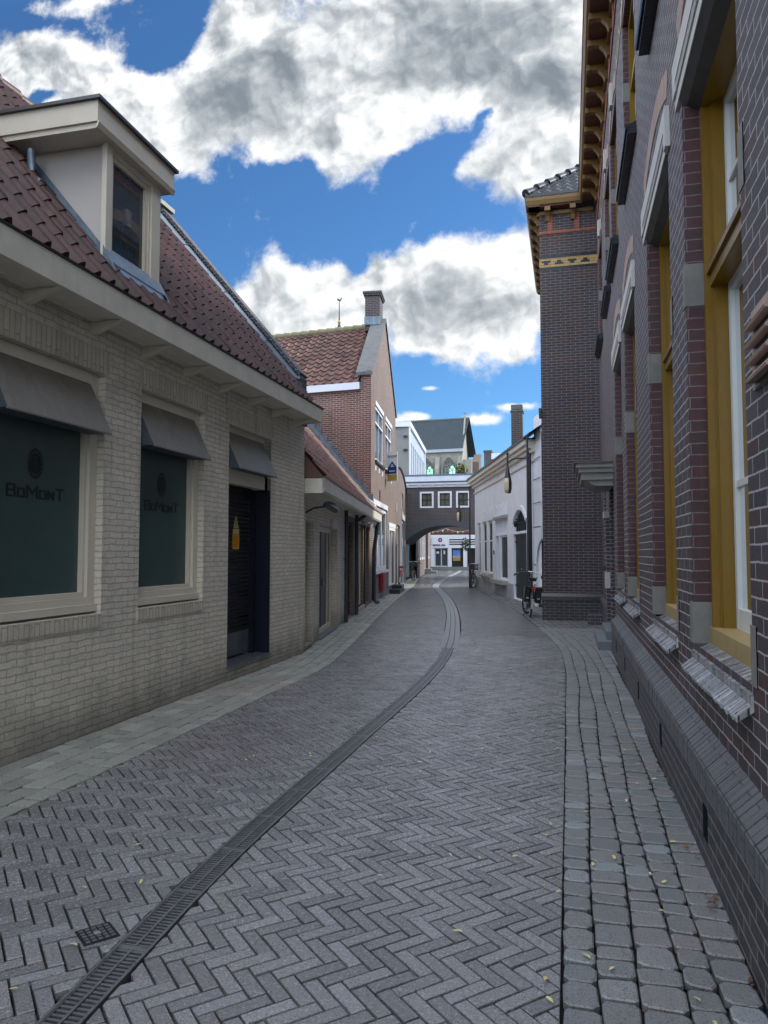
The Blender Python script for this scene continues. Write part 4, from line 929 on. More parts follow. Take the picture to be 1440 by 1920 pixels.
# ================================================================== shop at the end of the street
SH=Fr((-12.9,69),(1,0))
s=thing('white_shop','white fronted shop with dark stripes and round red emblem closing the end of the street','shop',(-10.5,69,0))
op=[(.7,2.0,.28,2.02),(2.32,3.42,.28,2.02),(3.75,4.9,.28,2.02),(.12,.35,.6,2.0)]
b=MB(SH); b.wall(0,7,.0,3.25,op)
for h in op: b.reveal(h,.3)
b.build('white_front','white_cool',s)
b=MB(SH)
for z in(2.32,2.53,2.75): b.box(.05,.42,.0,.02,z,z+.10); b.box(2.12,3.55,.0,.02,z,z+.10); b.box(3.82,4.9,0,.02,z,z+.10); b.box(5.2,6.5,0,.02,z,z+.1)
b.split('dark_stripe','letter_black',s)
b=MB(SH); b.box(.52,2.06,.0,.05,2.04,3.12); pan=b.build('name_panel','white_cool',s)
b=MB(SH); b.tube([(1.28,.05,2.78),(1.28,.07,2.78)],.2,20); b.build('round_emblem','red_paint',pan)
b=MB(SH); b.tube([(1.28,.07,2.78),(1.28,.075,2.78)],.10,14); b.build('emblem_heart','poster_blue',pan)
b=MB(SH); b.tube([(1.30,.075,2.78),(1.30,.078,2.78)],.055,10); b.build('emblem_dot','sign_white',pan)
text('MARIA RIA',.25,SH,.57,2.2,.06,'navy_ink',pan,sx=1.0,bold=.012)
f=frame_mb(SH,.7,2.0,.28,2.02,-.2,-.1,.09); f.box(1.3,1.4,-.2,-.1,.3,2.0); f.build('double_door_frame','zinc',s)
b=MB(SH); b.box(.8,1.3,-.2,-.17,.3,1.95); b.box(1.4,1.9,-.2,-.17,.3,1.95); b.build('door_glass','door_grey',s)
b=MB(SH); b.box(.88,1.12,-.165,-.16,1.5,1.7); b.box(1.55,1.7,-.165,-.16,1.45,1.8); b.build('door_notice','sign_white',s)
MB(SH).box(2.32,3.42,-.29,-.25,.28,2.02).build('display_window','letter_black',s)
b=MB(SH); b.box(2.42,3.12,-.24,-.23,1.3,1.85); po=b.build('poster','poster_blue',s)
MB(SH).box(2.42,3.12,-.24,-.228,1.02,1.3).build('poster_crowd','poster_mid',po); MB(SH).box(2.42,3.12,-.24,-.226,.85,.98).build('poster_base','sign_gold',po)
MB(SH).box(3.75,4.9,-.5,-.45,.28,2.02).build('dark_entrance','letter_black',s)
MB(SH).box(0,7,.0,.25,-.03,.28).build('shop_plinth','grey_stone',s)
b=MB(SH); b.box(-.2,7,-4,.04,3.36,4.45); b.build('brown_cladding','brown_tile',s)
b=MB(SH); b.box(-.3,7,-5,-.3,4.45,6.2); b.build('upper_storey','concrete',s)
b=MB(SH); b.box(1.8,3.0,-.3,-.28,4.6,5.2); b.build('upper_window','white',s)
pb=tag(MB(SH).box(-.35,.3,.3,.8,-.03,.8).build('planter_box','grey_stone',None,bevel=.02),'grey planter box at the left corner of the white shop','planter')
def leafball(c,rad,n,size,m,name,parent=None,seed=1,sq=1.0):
    rg=random.Random(seed); b=MB()
    for _ in range(n):
        v=Vector((rg.gauss(0,1),rg.gauss(0,1),rg.gauss(0,1))).normalized()*rad*rg.random()**.4; v.z*=sq; p=Vector(c)+v
        a=Vector((rg.uniform(-1,1),rg.uniform(-1,1),rg.uniform(-1,1))).normalized(); t=a.cross(Vector((rg.uniform(-1,1),rg.uniform(-1,1),1))).normalized(); s_=size*rg.uniform(.6,1.3)
        b.poly([tuple(p+a*s_),tuple(p+t*s_*.45),tuple(p-a*s_),tuple(p-t*s_*.45)],rg.random())
    return b.build(name,m,parent)
hb=thing('hanging_basket','dark leafy hanging plant on the wall beside the shop entrance','plant',(-8.0,60,2.2))
leafball((-8.05,60,2.25),.42,260,.10,'foliage_dark','foliage',hb,3,1.3); MB().tube([(-8.05,60,2.9),(-8.05,60,2.2)],.02,6).build('cord','pipe',hb)
# bunting
bt=thing('bunting','string of red, white and orange pennants hanging across the street before the shop','bunting',(-10,64,3.6))
b=MB(); pts=[]
def sag(t): return 3.68-.28*(1-abs(((t*3)%1)*2-1)**2)
N=48
for k in range(N+1): t=k/N; pts.append((-12.6+7*t,64,sag(t)))
b.tube(pts,.012,4); b.build('string','sign_white',bt)
for k in range(2,N-1,3):
    t=k/N; x=-12.6+7*t; z=sag(t); b=MB(); b.slab([(x-.09,z),(x+.09,z),(x,z-.20)],64.0,64.01); b.build('pennant',('bunting_red','bunting_white','bunting_orange')[(k//3)%3],bt)

# ================================================================== grey rendered block behind
CR=Fr((-10.15,48),(-.11,.994))
cb_=thing('grey_rendered_block','tall grey rendered block with white roof edge and narrow windows behind the rounded pavilion','building',(-10.5,50,0))
b=MB(Fr((-10.15,48),(-1,0),-1)); b.wall(0,6,0,9.9); b.build('end_wall','concrete',cb_)
cw=[(1.0+k*1.55,1.9+k*1.55,6.0,9.0) for k in range(8)]
b=MB(CR); b.wall(0,13.5,0,9.9,cw)
for h in cw: b.reveal(h,.2)
b.poly([(0,0,9.9),(13.5,0,9.9),(13.5,-6,9.9),(0,-6,9.9)]); b.poly([(13.5,0,0),(13.5,-6,0),(13.5,-6,9.9),(13.5,0,9.9)]); b.build('street_wall','zinc',cb_)
for h in cw: window(cb_,CR,*h,d=-.06,w=.08,mf='white_cool',mg='glass_refl',nz=2)
b=MB(CR); b.box(-.08,13.6,-6.1,.12,9.9,10.25); b.box(-.02,.25,-.0,.08,5,9.9); b.box(13.2,13.5,0,.08,5,9.9); b.build('white_roof_edge','white_cool',cb_)
b=MB(Fr((-10.15,48),(-1,0),-1))
for z in(6.5,8.3,9.2): b.box(.1,.35,0,.12,z,z+.12)
b.build('wall_bracket','black',cb_)

# ================================================================== church
CH=Fr((-13.75,100),(-.996,.09),-1); CG=Fr((-13.75,100),(-.05,.999))
cu=thing('gothic_church','old grey stone church with steep dark slate roof and pointed traceried windows','church',(-18,104,0))
def parch(u,hw,z0,zs_,n=10):
    # pointed arch outline
    pts=[(u-hw,z0),(u-hw,zs_)]; 
    for k in range(1,n+1): a=PI-k/n*(PI/3); pts.append((u+hw+2*hw*math.cos(a),zs_+2*hw*math.sin(a)))
    for k in range(n-1,-1,-1): a=PI-k/n*(PI/3); pts.append((u-hw-2*hw*math.cos(a),zs_+2*hw*math.sin(a)))
    pts.append((u+hw,z0)); return pts
ZE=15.4; ZR=20.6
b=MB(CH); b.wall(0,12,0,ZE+.0); b.build('wall','church_stone',cu)
for (u) in(1.85,5.0,8.1):
    P=parch(u,1.05,9,12.75)
    f=MB(CH); n=len(P)
    Q=parch(u,.9,9,12.75)
    vs=[(p[0],.35,p[1]) for p in P]+[(p[0],.12,p[1]) for p in Q]+[(p[0],.0,p[1]) for p in P]
    f.mesh(vs,[(i,i+1,i+1+n,i+n) for i in range(n-1)]+[(i,i+1,i+1+2*n,i+2*n) for i in range(n-1)]); fo=f.build('window_surround','church_stone',cu)
    MB(CH).slab(Q,.08,.10).build('leaded_glass','church_glass',fo)
    rr=parch(u-.44,.40,9,12.7); MB(CH).slab(rr,.10,.115).build('lit_light','church_glass_lit',fo)
    t=MB(CH)
    for k in(-.48,0,.48): t.box(u+k-.045,u+k+.045,.10,.2,9,13.3-(abs(k)*.8))
    for k in range(12): t.box(u-.93,u+.93,.10,.14,9.3+k*.38,9.33+k*.38)
    for (cx,cz,r_) in((u-.42,13.2,.27),(u+.42,13.2,.27),(u,13.85,.32),(u-.2,12.8,.19),(u+.22,12.8,.19)):
        t.tube([(cx+r_*math.cos(2*PI*i/14),.15,cz+r_*math.sin(2*PI*i/14)) for i in range(14)],.05,5,True)
    t.build('tracery','church_stone',fo)
b=MB(CH)
for u in(.30,3.42,6.55,9.7): b.prism([(0,0),(.9,0),(.8,12.9),(.25,14.6),(0,14.6)],u-.3,u+.3)
b.build('buttress','church_stone',cu)
b=MB(CH); b.box(-.1,12,0,.35,ZE-.15,ZE+.25); b.build('eaves_course','zinc',cu)
b=MB(CH); b.poly([(0,.2,ZE+.2),(12,.2,ZE+.2),(12,-4.5,ZR),(0,-4.5,ZR)]); b.poly([(0,-9,ZE+.2),(12,-9,ZE+.2),(12,-4.5,ZR),(0,-4.5,ZR)]); b.build('roof','slate',cu)
b=MB(CH); b.box(0,12,-4.6,-4.4,ZR-.05,ZR+.12); b.build('ridge','verdigris',cu)
b=MB(CG); b.wall(0,9.2,0,ZE+.2); b.poly([(0,0,ZE+.2),(9.2,0,ZE+.2),(4.6,0,ZR+.1)]); 
for (ua,ub) in((-.1,4.6),(9.3,4.6)): b.mesh([(ua,.1,ZE+.1),(ub,.1,ZR+.3),(ub,-.12,ZR+.3),(ua,-.12,ZE+.1),(ua,.1,ZE-.3),(ub,.1,ZR),(ub,-.12,ZR),(ua,-.12,ZE-.3)],[(0,1,2,3),(0,1,5,4),(3,2,6,7),(0,3,7,4)])
b.box(.2,1.3,0,1.2,0,14.2); b.box(7.9,9,0,1.2,0,14.2); b.build('gable_end','church_stone',cu)
b=MB(CG); b.tube([(4.6,0,ZR),(4.6,0,ZR+1.1)],.09,6); b.tube([(4.6,-.25,ZR+.8),(4.6,.25,ZR+.8)],.07,6); b.lathe((4.6,0,ZR),[(.3,0),(.15,.35),(.1,.5)],8); b.build('finial_cross','church_stone',cu)
b=MB(); b.box(-12.9,-11.9,103,106,0,14.2); b.prism([(103,14.2),(106,14.2),(106,15.6)],-12.9,-11.9); b.build('side_turret','old_brick',cu)
sb=tag(leafball((-12.75,92,11.6),.8,420,.2,'foliage','wall_shrub',None,5,1.5),'yellow green shrub in front of the church wall beside its right window','shrub')
# distant weathercock behind the red roof
sp=thing('church_spire','thin spire with gold ball and weathercock showing above the red tiled roof','spire',(-25,80,0))
MB().lathe((-25,80,0),[(2.6,0),(2.6,16),(1.6,22),(.12,27.6)],8).build('spire_cone','slate',sp)
MB().lathe((-25,80,27.8),[(0,-.2),(.14,-.14),(.2,0),(.14,.14),(0,.2)],12).build('gold_ball','sign_gold',sp)
MB().tube([(-25,80,27.6),(-25,80,30.3)],[.09,.04],6).build('rod','lamp_grey',sp)
b=MB(); b.slab([(-25+(x+25)*.6,30.2+(z-30.2)*.6) for x,z in[(-25.45,30.55),(-25.25,30.3),(-24.9,30.2),(-24.65,30.35),(-24.5,30.75),(-24.42,30.7),(-24.5,30.9),(-24.62,30.85),(-24.75,30.6),(-25.0,30.5),(-25.3,30.85)]],79.98,80.02); b.build('weathercock','lamp_grey',sp)
# red brick building and chimney behind the white house
rb2=thing('red_parapet_building','plain red brick building with white top edge and downpipe behind the white plastered house','building',(-3,46,0))
b=MB(Fr((-4.75,45.5),(1,0))); b.wall(0,8,0,7.25); b.build('wall','red_brick',rb2)
b=MB(Fr((-4.75,45.5),(0,1),-1)); b.wall(0,6,0,7.25); b.build('side_wall','red_brick',rb2)
b=MB(Fr((-4.75,45.5),(1,0))); b.box(.25,8,-6,.06,7.25,7.62); b.build('white_edge','white_cool',rb2)
b=MB(Fr((-4.75,45.5),(1,0))); b.box(-.18,.25,-6,.1,0,7.7); b.box(-.22,.3,-6,.14,7.7,7.8); b.build('party_wall','bridge_brick',rb2)
b=MB(Fr((-4.75,45.5),(1,0))); b.tube([(1.0,.12,7.1),(1.0,.12,.2)],.07,8); b.lathe((1.0,.15,7.15),[(.08,-.2),(.2,0),(.22,.12)],10); b.build('downpipe','concrete',rb2)

# ================================================================== white plastered house on the right
WN=Vector((-.72,21.7,0)); WF=Vector((-4.2,34.6,0)); WL=(WF-WN).length
WW=Fr((WN.x,WN.y),(WF.x-WN.x,WF.y-WN.y),-1)
def ys(y): return (y-21.7)/(34.6-21.7)*WL
h6=thing('white_plastered_house','low white plastered house with green double doors, carved sills and dark slate roof','house',(-2.5,28,0))
wh=[(ys(23.75),ys(25.75),.03,2.95),(ys(26.85),ys(28.35),.58,2.2),(ys(28.55),ys(29.2),.3,2.2),(ys(26.85),ys(29.2),2.26,2.80),(ys(29.95),ys(30.75),.75,2.8),(ys(31.35),ys(32.1),.75,2.8),(ys(33.0),ys(33.5),.75,2.75)]
b=MB(WW); b.wall(ys(22.6),WL,-.03,4.55,wh); b.wall(.0,ys(22.6),1.95,5.6); b.wall(.62,ys(22.6),-.03,1.95)
for h in wh: b.reveal(h,.14)
b.poly([(WL,0,0),(WL,-6,0),(WL,-6,4.55),(WL,0,4.55)]); b.build('wall','white_wall',h6)
b=MB(WW); pr=[(0,1.95),(0,1.6),(.12,1.72),(.3,1.84),(.62,1.95)]
b.slab([(0,1.95),(.0,2.3),(.9,2.3),(.9,-.03),(.66,-.03),(.62,1.3),(.5,1.6),(.3,1.8)],-.02,.04); b.build('corner_pilaster','white_wall',h6)
MB(WW).poly([(-.6,-.15,0),(.75,-.15,0),(.75,-.15,2.2),(-.6,-.15,2.2)]).build('recess','old_brick',h6)
b=MB(WW)
for z in(2.3,3.0,3.7,4.3): b.box(.0,.9,.04,.047,z,z+.025)
for z in(.6,1.2): b.box(.64,.9,.04,.047,z,z+.025)
b.split('joint_line','pipe',h6)
b=MB(WW)                                     # plinth blocks
u=ys(25.8)
for a,c_ in((ys(22.7),ys(23.7)),(ys(25.82),WL)): b.box(a,c_,0,.05,-.03,.5)
b.build('plinth','grey_plinth',h6)
b=MB(WW)
for (z0_,z1_,p_) in((4.28,4.33,.05),(4.55,4.66,.12),(4.66,4.78,.22),(4.78,4.92,.32)): b.box(ys(22.45),WL+.12,-.02,p_,z0_,z1_)
b.build('cornice','cream_dirty',h6)
MB(WW).box(ys(22.4),WL+.16,-.02,.37,4.92,4.96).build('cornice_gutter','lip',h6)
b=MB(WW); b.poly([(0,.34,4.94),(WL+.1,.34,4.94),(WL+.1,-3.2,7.4),(0,-3.2,7.4)]); b.poly([(WL+.1,-3.2,7.4),(0,-3.2,7.4),(0,-6.6,4.9),(WL+.1,-6.6,4.9)]); b.poly([(WL,0,4.9),(WL,-6,4.9),(WL,-3.2,7.3)])
# overlapping slate courses
n_=16
for k in range(n_):
    t0,t1=k/n_,(k+1)/n_; d0,d1=.36-3.56*t0,.36-3.56*t1; z0_,z1_=4.96+2.48*t0,4.96+2.48*t1
    b.poly([(0,d0,z0_+.035),(WL+.12,d0,z0_+.035),(WL+.12,d1,z1_+.005),(0,d1,z1_+.005)]); b.poly([(0,d0,z0_+.035),(WL+.12,d0,z0_+.035),(WL+.12,d0,z0_-.01),(0,d0,z0_-.01)])
b.build('roof','slate_grey',h6)
cc=Vector((-1.86,29.0,0))
b=MB(); b.box(cc.x-.21,cc.x+.21,cc.y-.3,cc.y+.3,5.0,6.95); chm=b.build('chimney','bridge_brick',h6)
b=MB(); b.box(cc.x-.25,cc.x+.25,cc.y-.32,cc.y+.32,6.95,7.02); b.box(cc.x-.22,cc.x+.22,cc.y-.29,cc.y+.29,7.02,7.24); b.build('chimney_top','cement',chm,bevel=.05)
b=MB(); b.box(cc.x-.27,cc.x+.42,cc.y-.36,cc.y+.34,5.2,5.62); b.build('chimney_flashing','lead',chm)
# arched doorway
u0,u1=wh[0][0],wh[0][1]; um=(u0+u1)/2; hw=(u1-u0)/2
b=MB(WW)
def segarch(off): 
    rise=.42; rr=(hw*hw+rise*rise)/(2*rise); zc=2.95-rr; return [(um+(rr+off)*math.sin(a),zc+(rr+off)*math.cos(a)) for a in[(-1+2*k/12)*math.asin(hw/rr) for k in range(13)]]
A0,A1=segarch(.02),segarch(.16)
for i in range(12): b.mesh([(A0[i][0],.04,A0[i][1]),(A0[i+1][0],.04,A0[i+1][1]),(A1[i+1][0],.04,A1[i+1][1]),(A1[i][0],.04,A1[i][1]),(A0[i][0],-.1,A0[i][1]),(A0[i+1][0],-.1,A0[i+1][1]),(A1[i+1][0],0,A1[i+1][1]),(A1[i][0],0,A1[i][1])],[(0,1,2,3),(0,1,5,4),(3,2,6,7)])
for i in range(12): b.poly([(A0[i][0],.003,A0[i][1]),(A0[i+1][0],.003,A0[i+1][1]),(A0[i+1][0],.003,2.96),(A0[i][0],.003,2.96)])
b.box(u0,u1,-.12,.03,2.18,2.26); b.build('door_arch','white_wall',h6)
b=MB(WW); b.box(u0+.02,um-.01,-.14,-.07,.05,2.17); b.box(um+.01,u1-.02,-.14,-.07,.05,2.17)
for k in range(12): 
    uu=u0+.1+k*(u1-u0-.2)/11; b.box(uu-.006,uu+.006,-.07,-.062,.06,2.16)
gd=b.build('double_door','green_door',h6)
b=MB(WW)
for z in(.45,1.9): b.box(u1-.4,u1+.05,-.062,-.04,z,z+.05); b.box(u0-.05,u0+.4,-.062,-.04,z,z+.05)
b.split('hinge','black',gd)
MB(WW).box(um-.1,um+.03,-.062,-.03,1.0,1.05).build('door_pull','chrome',gd)
f=MB(WW); f.box(u0,u1,-.13,-.11,2.26,2.95); fl=f.build('fanlight','glass',h6); b=MB(WW)
for k in range(7): uu=u0+.08+k*(u1-u0-.16)/6; b.box(uu-.012,uu+.012,-.11,-.08,2.26,2.93)
b.box(u0,u1,-.11,-.085,2.55,2.575); b.build('fanlight_bars','green_door',fl)
b=MB(WW); b.lathe((um+.1,.12,2.5),[(0,-.11),(.05,-.08),(.07,.07),(.02,.11),(0,.12)],8); b.tube([(um+.1,-.1,2.62),(um+.1,.12,2.66)],.02,6); b.build('door_lantern','black',h6)
# shop window with transom lights
window(h6,WW,*wh[1],d=-.05,w=.07,mf='white_wall',mg='dim_glass',name='shop_window'); window(h6,WW,*wh[2],d=-.10,w=.05,mf='white_wall',mg='dim_glass',name='side_door')
window(h6,WW,*wh[3],d=-.04,w=.05,mf='white_wall',mg='white_wall',nu=8,bar=.05,name='transom_lights')
b=MB(WW); b.box(wh[3][0]-.15,wh[3][1]+.12,-.01,.10,2.82,2.92); b.box(wh[1][0]-.08,wh[2][1]+.1,-.02,.24,.42,.56); b.build('moulding','stone',h6)
for h in wh[4:]:
    window(h6,WW,*h,d=-.03,w=.05,th=.03,mf='white_wall',mg='dim_glass',split=2.05)
b=MB(WW)
for h in wh[4:6]: b.prism([(0,.5),(.05,.5),(.22,.62),(.20,.70),(0,.74)],h[0]-.1,h[1]+.1)
for h in wh[4:]: b.box(h[0]-.05,h[1]+.05,-.01,.05,2.82,2.88)
b.split('carved_sill','stone',h6)
b=MB(WW)                                     # raised ornaments over the openings
for h,nn_ in((wh[3],7),(wh[4],3),(wh[5],3),(wh[6],2)):
    for k in range(nn_):
        uu=h[0]+(k+.5)*(h[1]-h[0])/nn_; pts=[(uu+.10*math.cos(a),3.02+(.20 if k%2 else .28)+.10*math.sin(a)) for a in[PI*j/6 for j in range(7)]]
        b.slab([(uu+.10,2.95)]+pts+[(uu-.10,2.95),(uu-.07,2.95)]+[(uu+.07*math.cos(a),3.0+(.20 if k%2 else .28)+.07*math.sin(a)) for a in[PI-PI*j/6 for j in range(7)]]+[(uu+.07,2.95)],0,.02)
b.build('raised_ornament','white_wall',h6)
MB(WW).box(ys(29.5),ys(29.6),0,.03,1.5,1.66).build('number_plate','pipe',h6)
b=MB(WW); b.tube([(ys(22.75),.1,4.6),(ys(22.75),.09,.4),(ys(22.75),.09,.05)],.045,8); b.build('downpipe','black',h6)

# ================================================================== tall purple brick building on the right
P=Fr((.74,0),(0,1),-1)                        # u=y, outward = -x
h7=thing('purple_brick_building','tall purple brown brick building along the right with ochre window frames and bracketed cornice','building',(.9,8,0))
LW=[(3.42,4.95,1.0,4.45),(5.63,7.15,1.0,4.45),(8.53,10.04,1.0,4.45),(10.72,12.2,1.0,4.45),(1.2,2.72,1.0,4.45)]
DOOR=[(13.0,14.25,.28,2.75)]; LS=[(15.5,16.5,1.3,2.9)]
UW=[(.1,1.5,6.08,8.15),(2.2,3.7,6.08,8.15),(5.1,6.6,6.08,8.15),(7.95,9.5,6.08,8.15),(10.8,12.3,6.08,8.15),(12.75,14.2,6.08,8.15),(15.6,17.1,6.08,8.15)]
b=MB(P); b.wall(-2.5,17.8,.45,9.75,LW+DOOR+LS+UW)
for h in LS: b.reveal(h,.2)
b.box(-2.5,17.8,-6,-5.9,0,9.7); b.poly([(-2.5,0,0),(-2.5,-6,0),(-2.5,-6,9.7),(-2.5,0,9.7)])
b.build('wall','purple_brick',h7)
b=MB(P); b.wall(12.35,17.8,-.03,.45,DOOR,d=.0); b.build('low_wall','dark_brick',h7)
b=MB(P); b.wall(-2.5,12.35,-.03,.50,[(h-.07,h+.07,.13,.30) for h in(2.05,4.05,5.9,7.7,9.5,11.2)],d=.10); b.poly([(12.35,0,0),(12.35,.1,0),(12.35,.1,.5),(12.35,0,.5)])
b.build('plinth','dark_brick',h7)
b=MB(P)
for h in(2.05,4.05,5.9,7.7,9.5,11.2): b.reveal((h-.07,h+.07,.13,.30),.12,d=.099)

for h in(2.05,4.05,5.9,7.7,9.5,11.2): b.box(h-.07,h+.07,-.06,-.02,.13,.30)
b.build('air_brick_shade','letter_black',h7)  # hole sides and backs coloured black to paint the shade inside
b=MB(P); u=-2.5; rg=random.Random(5)
while u<12.35:
    j=rg.uniform(-.003,.003); b.mesh([(u+.003,.105+j,.488),(u+.068,.105+j,.488),(u+.068,-.0,.585+j),(u+.003,-.0,.585+j),(u+.003,.105+j,.38),(u+.068,.105+j,.38),(u+.068,-.0,.5),(u+.003,0,.5)],[(0,1,2,3),(0,1,5,4),(1,2,6,5),(0,3,7,4)],rg.random()); u+=.0715
b.build('sloped_plinth_cap','cap_brick',h7)
def arch_band(b,u0,u1,z0,rise,th,d,n=14):
    hw=(u1-u0)/2; um=(u0+u1)/2; rr=(hw*hw+rise*rise)/(2*rise); zc=z0+rise-rr; am=math.asin(hw/rr)
    for k in range(n):
        a,c_=-am+2*am*k/n,-am+2*am*(k+1)/n
        b.mesh([(um+rr*math.sin(a),d,zc+rr*math.cos(a)),(um+rr*math.sin(c_),d,zc+rr*math.cos(c_)),(um+(rr+th)*math.sin(c_),d,zc+(rr+th)*math.cos(c_)),(um+(rr+th)*math.sin(a),d,zc+(rr+th)*math.cos(a)),
                (um+rr*math.sin(a),0,zc+rr*math.cos(a)),(um+rr*math.sin(c_),0,zc+rr*math.cos(c_)),(um+(rr+th)*math.sin(c_),0,zc+(rr+th)*math.cos(c_)),(um+(rr+th)*math.sin(a),0,zc+(rr+th)*math.cos(a))],[(0,1,2,3),(0,1,5,4),(3,2,6,7),(0,3,7,4),(1,2,6,5)])
def tall_window(h):
    u0,u1,z0,z1=h; rv=.105
    wf=MB(P); wf.reveal((u0,u1,1.0,4.45),rv,sides='lr'); wf.reveal((u0,u1,z0,z1),.3,sides='t'); rev=wf.build('window_reveal','reveal_brick',h7)
    for uu,s_ in((u0,-1),(u1,1)):            # stone blocks at foot and shoulder of each jamb
        for za,zb in((1.0,1.25),(3.10,3.37)):
            q=MB(P); e=.006
            q.mesh([(uu-s_*.007,-rv-.003,za),(uu-s_*.007,.006,za),(uu+s_*.02,.0065,za+.0),(uu+s_*.09,.006,za),(uu-s_*.007,-rv-.003,zb),(uu-s_*.007,.006,zb),(uu+s_*.02,.0065,zb),(uu+s_*.09,.006,zb)],[(0,1,5,4),(1,2,6,5),(2,3,7,6),(4,5,6,7),(0,1,2,3)])
            q.build('jamb_stone','jamb_stone',rev)
    # ochre frame: broad outer lining with a groove, inner lining
    d0,d1=-rv,-rv-.125
    f=MB(P)
    for a,s_ in((u0,1),(u1,-1)):
        f.box(*sorted((a+s_*.002,a+s_*.045)),d1-.04,d0,1.08,4.44); f.box(*sorted((a+s_*.045,a+s_*.055)),d1-.04,d0-.045,1.08,4.44)
        f.box(*sorted((a+s_*.055,a+s_*.075)),d1-.04,d0-.055,1.08,4.44)
    f.box(u0,u1,d1-.1,d0+.002,4.36,4.443); f.box(u0,u1,d1-.1,d0-.03,3.20,3.30); f.box(u0,u1,d1-.1,d0-.01,3.28,3.315)
    fo=f.build('window_frame','ochre',h7)
    MB(P).box(u0+.002,u1-.002,d1-.02,d0+.012,1.0,1.10).build('window_board','ochre_pale',fo)
    s_=frame_mb(P,u0+.078,u1-.078,1.10,3.20,d1-.05,d1,.055,.12); s_.box(u0+.13,u1-.13,d1-.04,d1-.008,1.94,1.98); 
    for k in(1,2): uu=u0+.078+(u1-u0-.156)*k/3; s_.box(uu-.014,uu+.014,d1-.04,d1-.009,1.22,1.96)
    s_.box((u0+u1)/2-.03,(u0+u1)/2+.03,d1-.05,d1+.004,1.2,3.15)
    so_=s_.build('lower_sash','sash_white',fo)
    s_=frame_mb(P,u0+.078,u1-.078,3.30,4.36,d1-.05,d1,.05); 
    for k in(1,2,3): uu=u0+.078+(u1-u0-.156)*k/4; s_.box(uu-.012,uu+.012,d1-.04,d1-.009,3.35,4.32)
    s_.box(u0+.12,u1-.12,d1-.04,d1-.01,3.82,3.845); s_.build('upper_sash','sash_white',fo)
    MB(P).box(u0+.1,u1-.1,d1-.032,d1-.026,1.15,4.34).build('pane','clear',fo)
    cb3=MB(P); n=26
    for k in range(n):
        a=u0+.06+(u1-u0-.12)*k/n; c_=u0+.06+(u1-u0-.12)*(k+1)/n; e1,e2=.02*math.sin(k*2.1),.02*math.sin((k+1)*2.1)
        cb3.poly([(a,d1-.16+e1,1.05),(c_,d1-.16+e2,1.05),(c_,d1-.16+e2,4.4),(a,d1-.16+e1,4.4)])
    cb3.build('curtain','curtain',fo)
    # lintel stone with three grooves, brick arch above
    l=MB(P); l.box(u0-.03,u1+.15,-.08,.02,4.452,4.53); l.box(u0-.03,u1+.15,-.05,.035,4.60,4.75)
    for k in range(3): l.box(u0-.03,u1+.10,-.05,.03,4.535+k*.022,4.547+k*.022)
    l.box(u1+.03,u1+.15,-.05,.034,4.53,4.60); l.box(u0-.12,u0-.03,-.05,.034,4.452,4.75)
    lo=l.build('lintel','lintel',h7)
    l=MB(P); l.prism([(-.104,4.36),(-.03,4.40),(.015,4.45),(-.104,4.45)],u0+.002,u1-.002); l.build('lintel_underside','lintel_soffit',lo)
    l=MB(P); l.box(u0-.02,u1+.09,-.05,.012,4.532,4.598); l.build('lintel_groove','letter_black',lo)
    a=MB(P); arch_band(a,u0-.02,u1+.05,4.86,.17,.19,.006); a.build('relieving_arch','pink_arch',lo)
    # two stepped brick sills
    s_=MB(P)
    s_.mesh([(u0,-rv+.01,1.0),(u1,-rv+.01,1.0),(u1,.012,.955),(u0,.012,.955),(u0,-rv+.01,.9),(u1,-rv+.01,.9),(u1,.012,.92),(u0,.012,.92)],[(0,1,2,3),(3,2,6,7),(0,3,7,4),(1,2,6,5)])
    n=int((u1-u0)/.042); rg=random.Random(int(u0*100))
    for k in range(n):
        a=u0+(u1-u0)*k/n; c_=u0+(u1-u0)*(k+1)/n-.004; j=rg.uniform(-.004,.004); jj=rg.uniform(-.002,.002)
        s_.mesh([(a,-.004,.925+jj),(c_,-.004,.925+jj),(c_,.078+j,.862+jj),(a,.078+j,.862+jj),(a,-.01,.895),(c_,-.01,.895),(c_,.072+j,.842+jj),(a,.072+j,.842+jj)],[(0,1,2,3),(3,2,6,7),(0,3,7,4),(1,2,6,5),(4,5,6,7)],rg.random())
        a2=a+.002; s_.mesh([(a2,-rv+.012,1.004+jj),(c_,-rv+.012,1.004+jj),(c_,.014+j*.5,.958+jj),(a2,.014+j*.5,.958+jj),(a2,.014+j*.5,.94),(c_,.014+j*.5,.94)],[(0,1,2,3),(2,3,4,5)],rg.random())
    s_.build('brick_sill','sill_brick',h7)
for h in LW: tall_window(h)
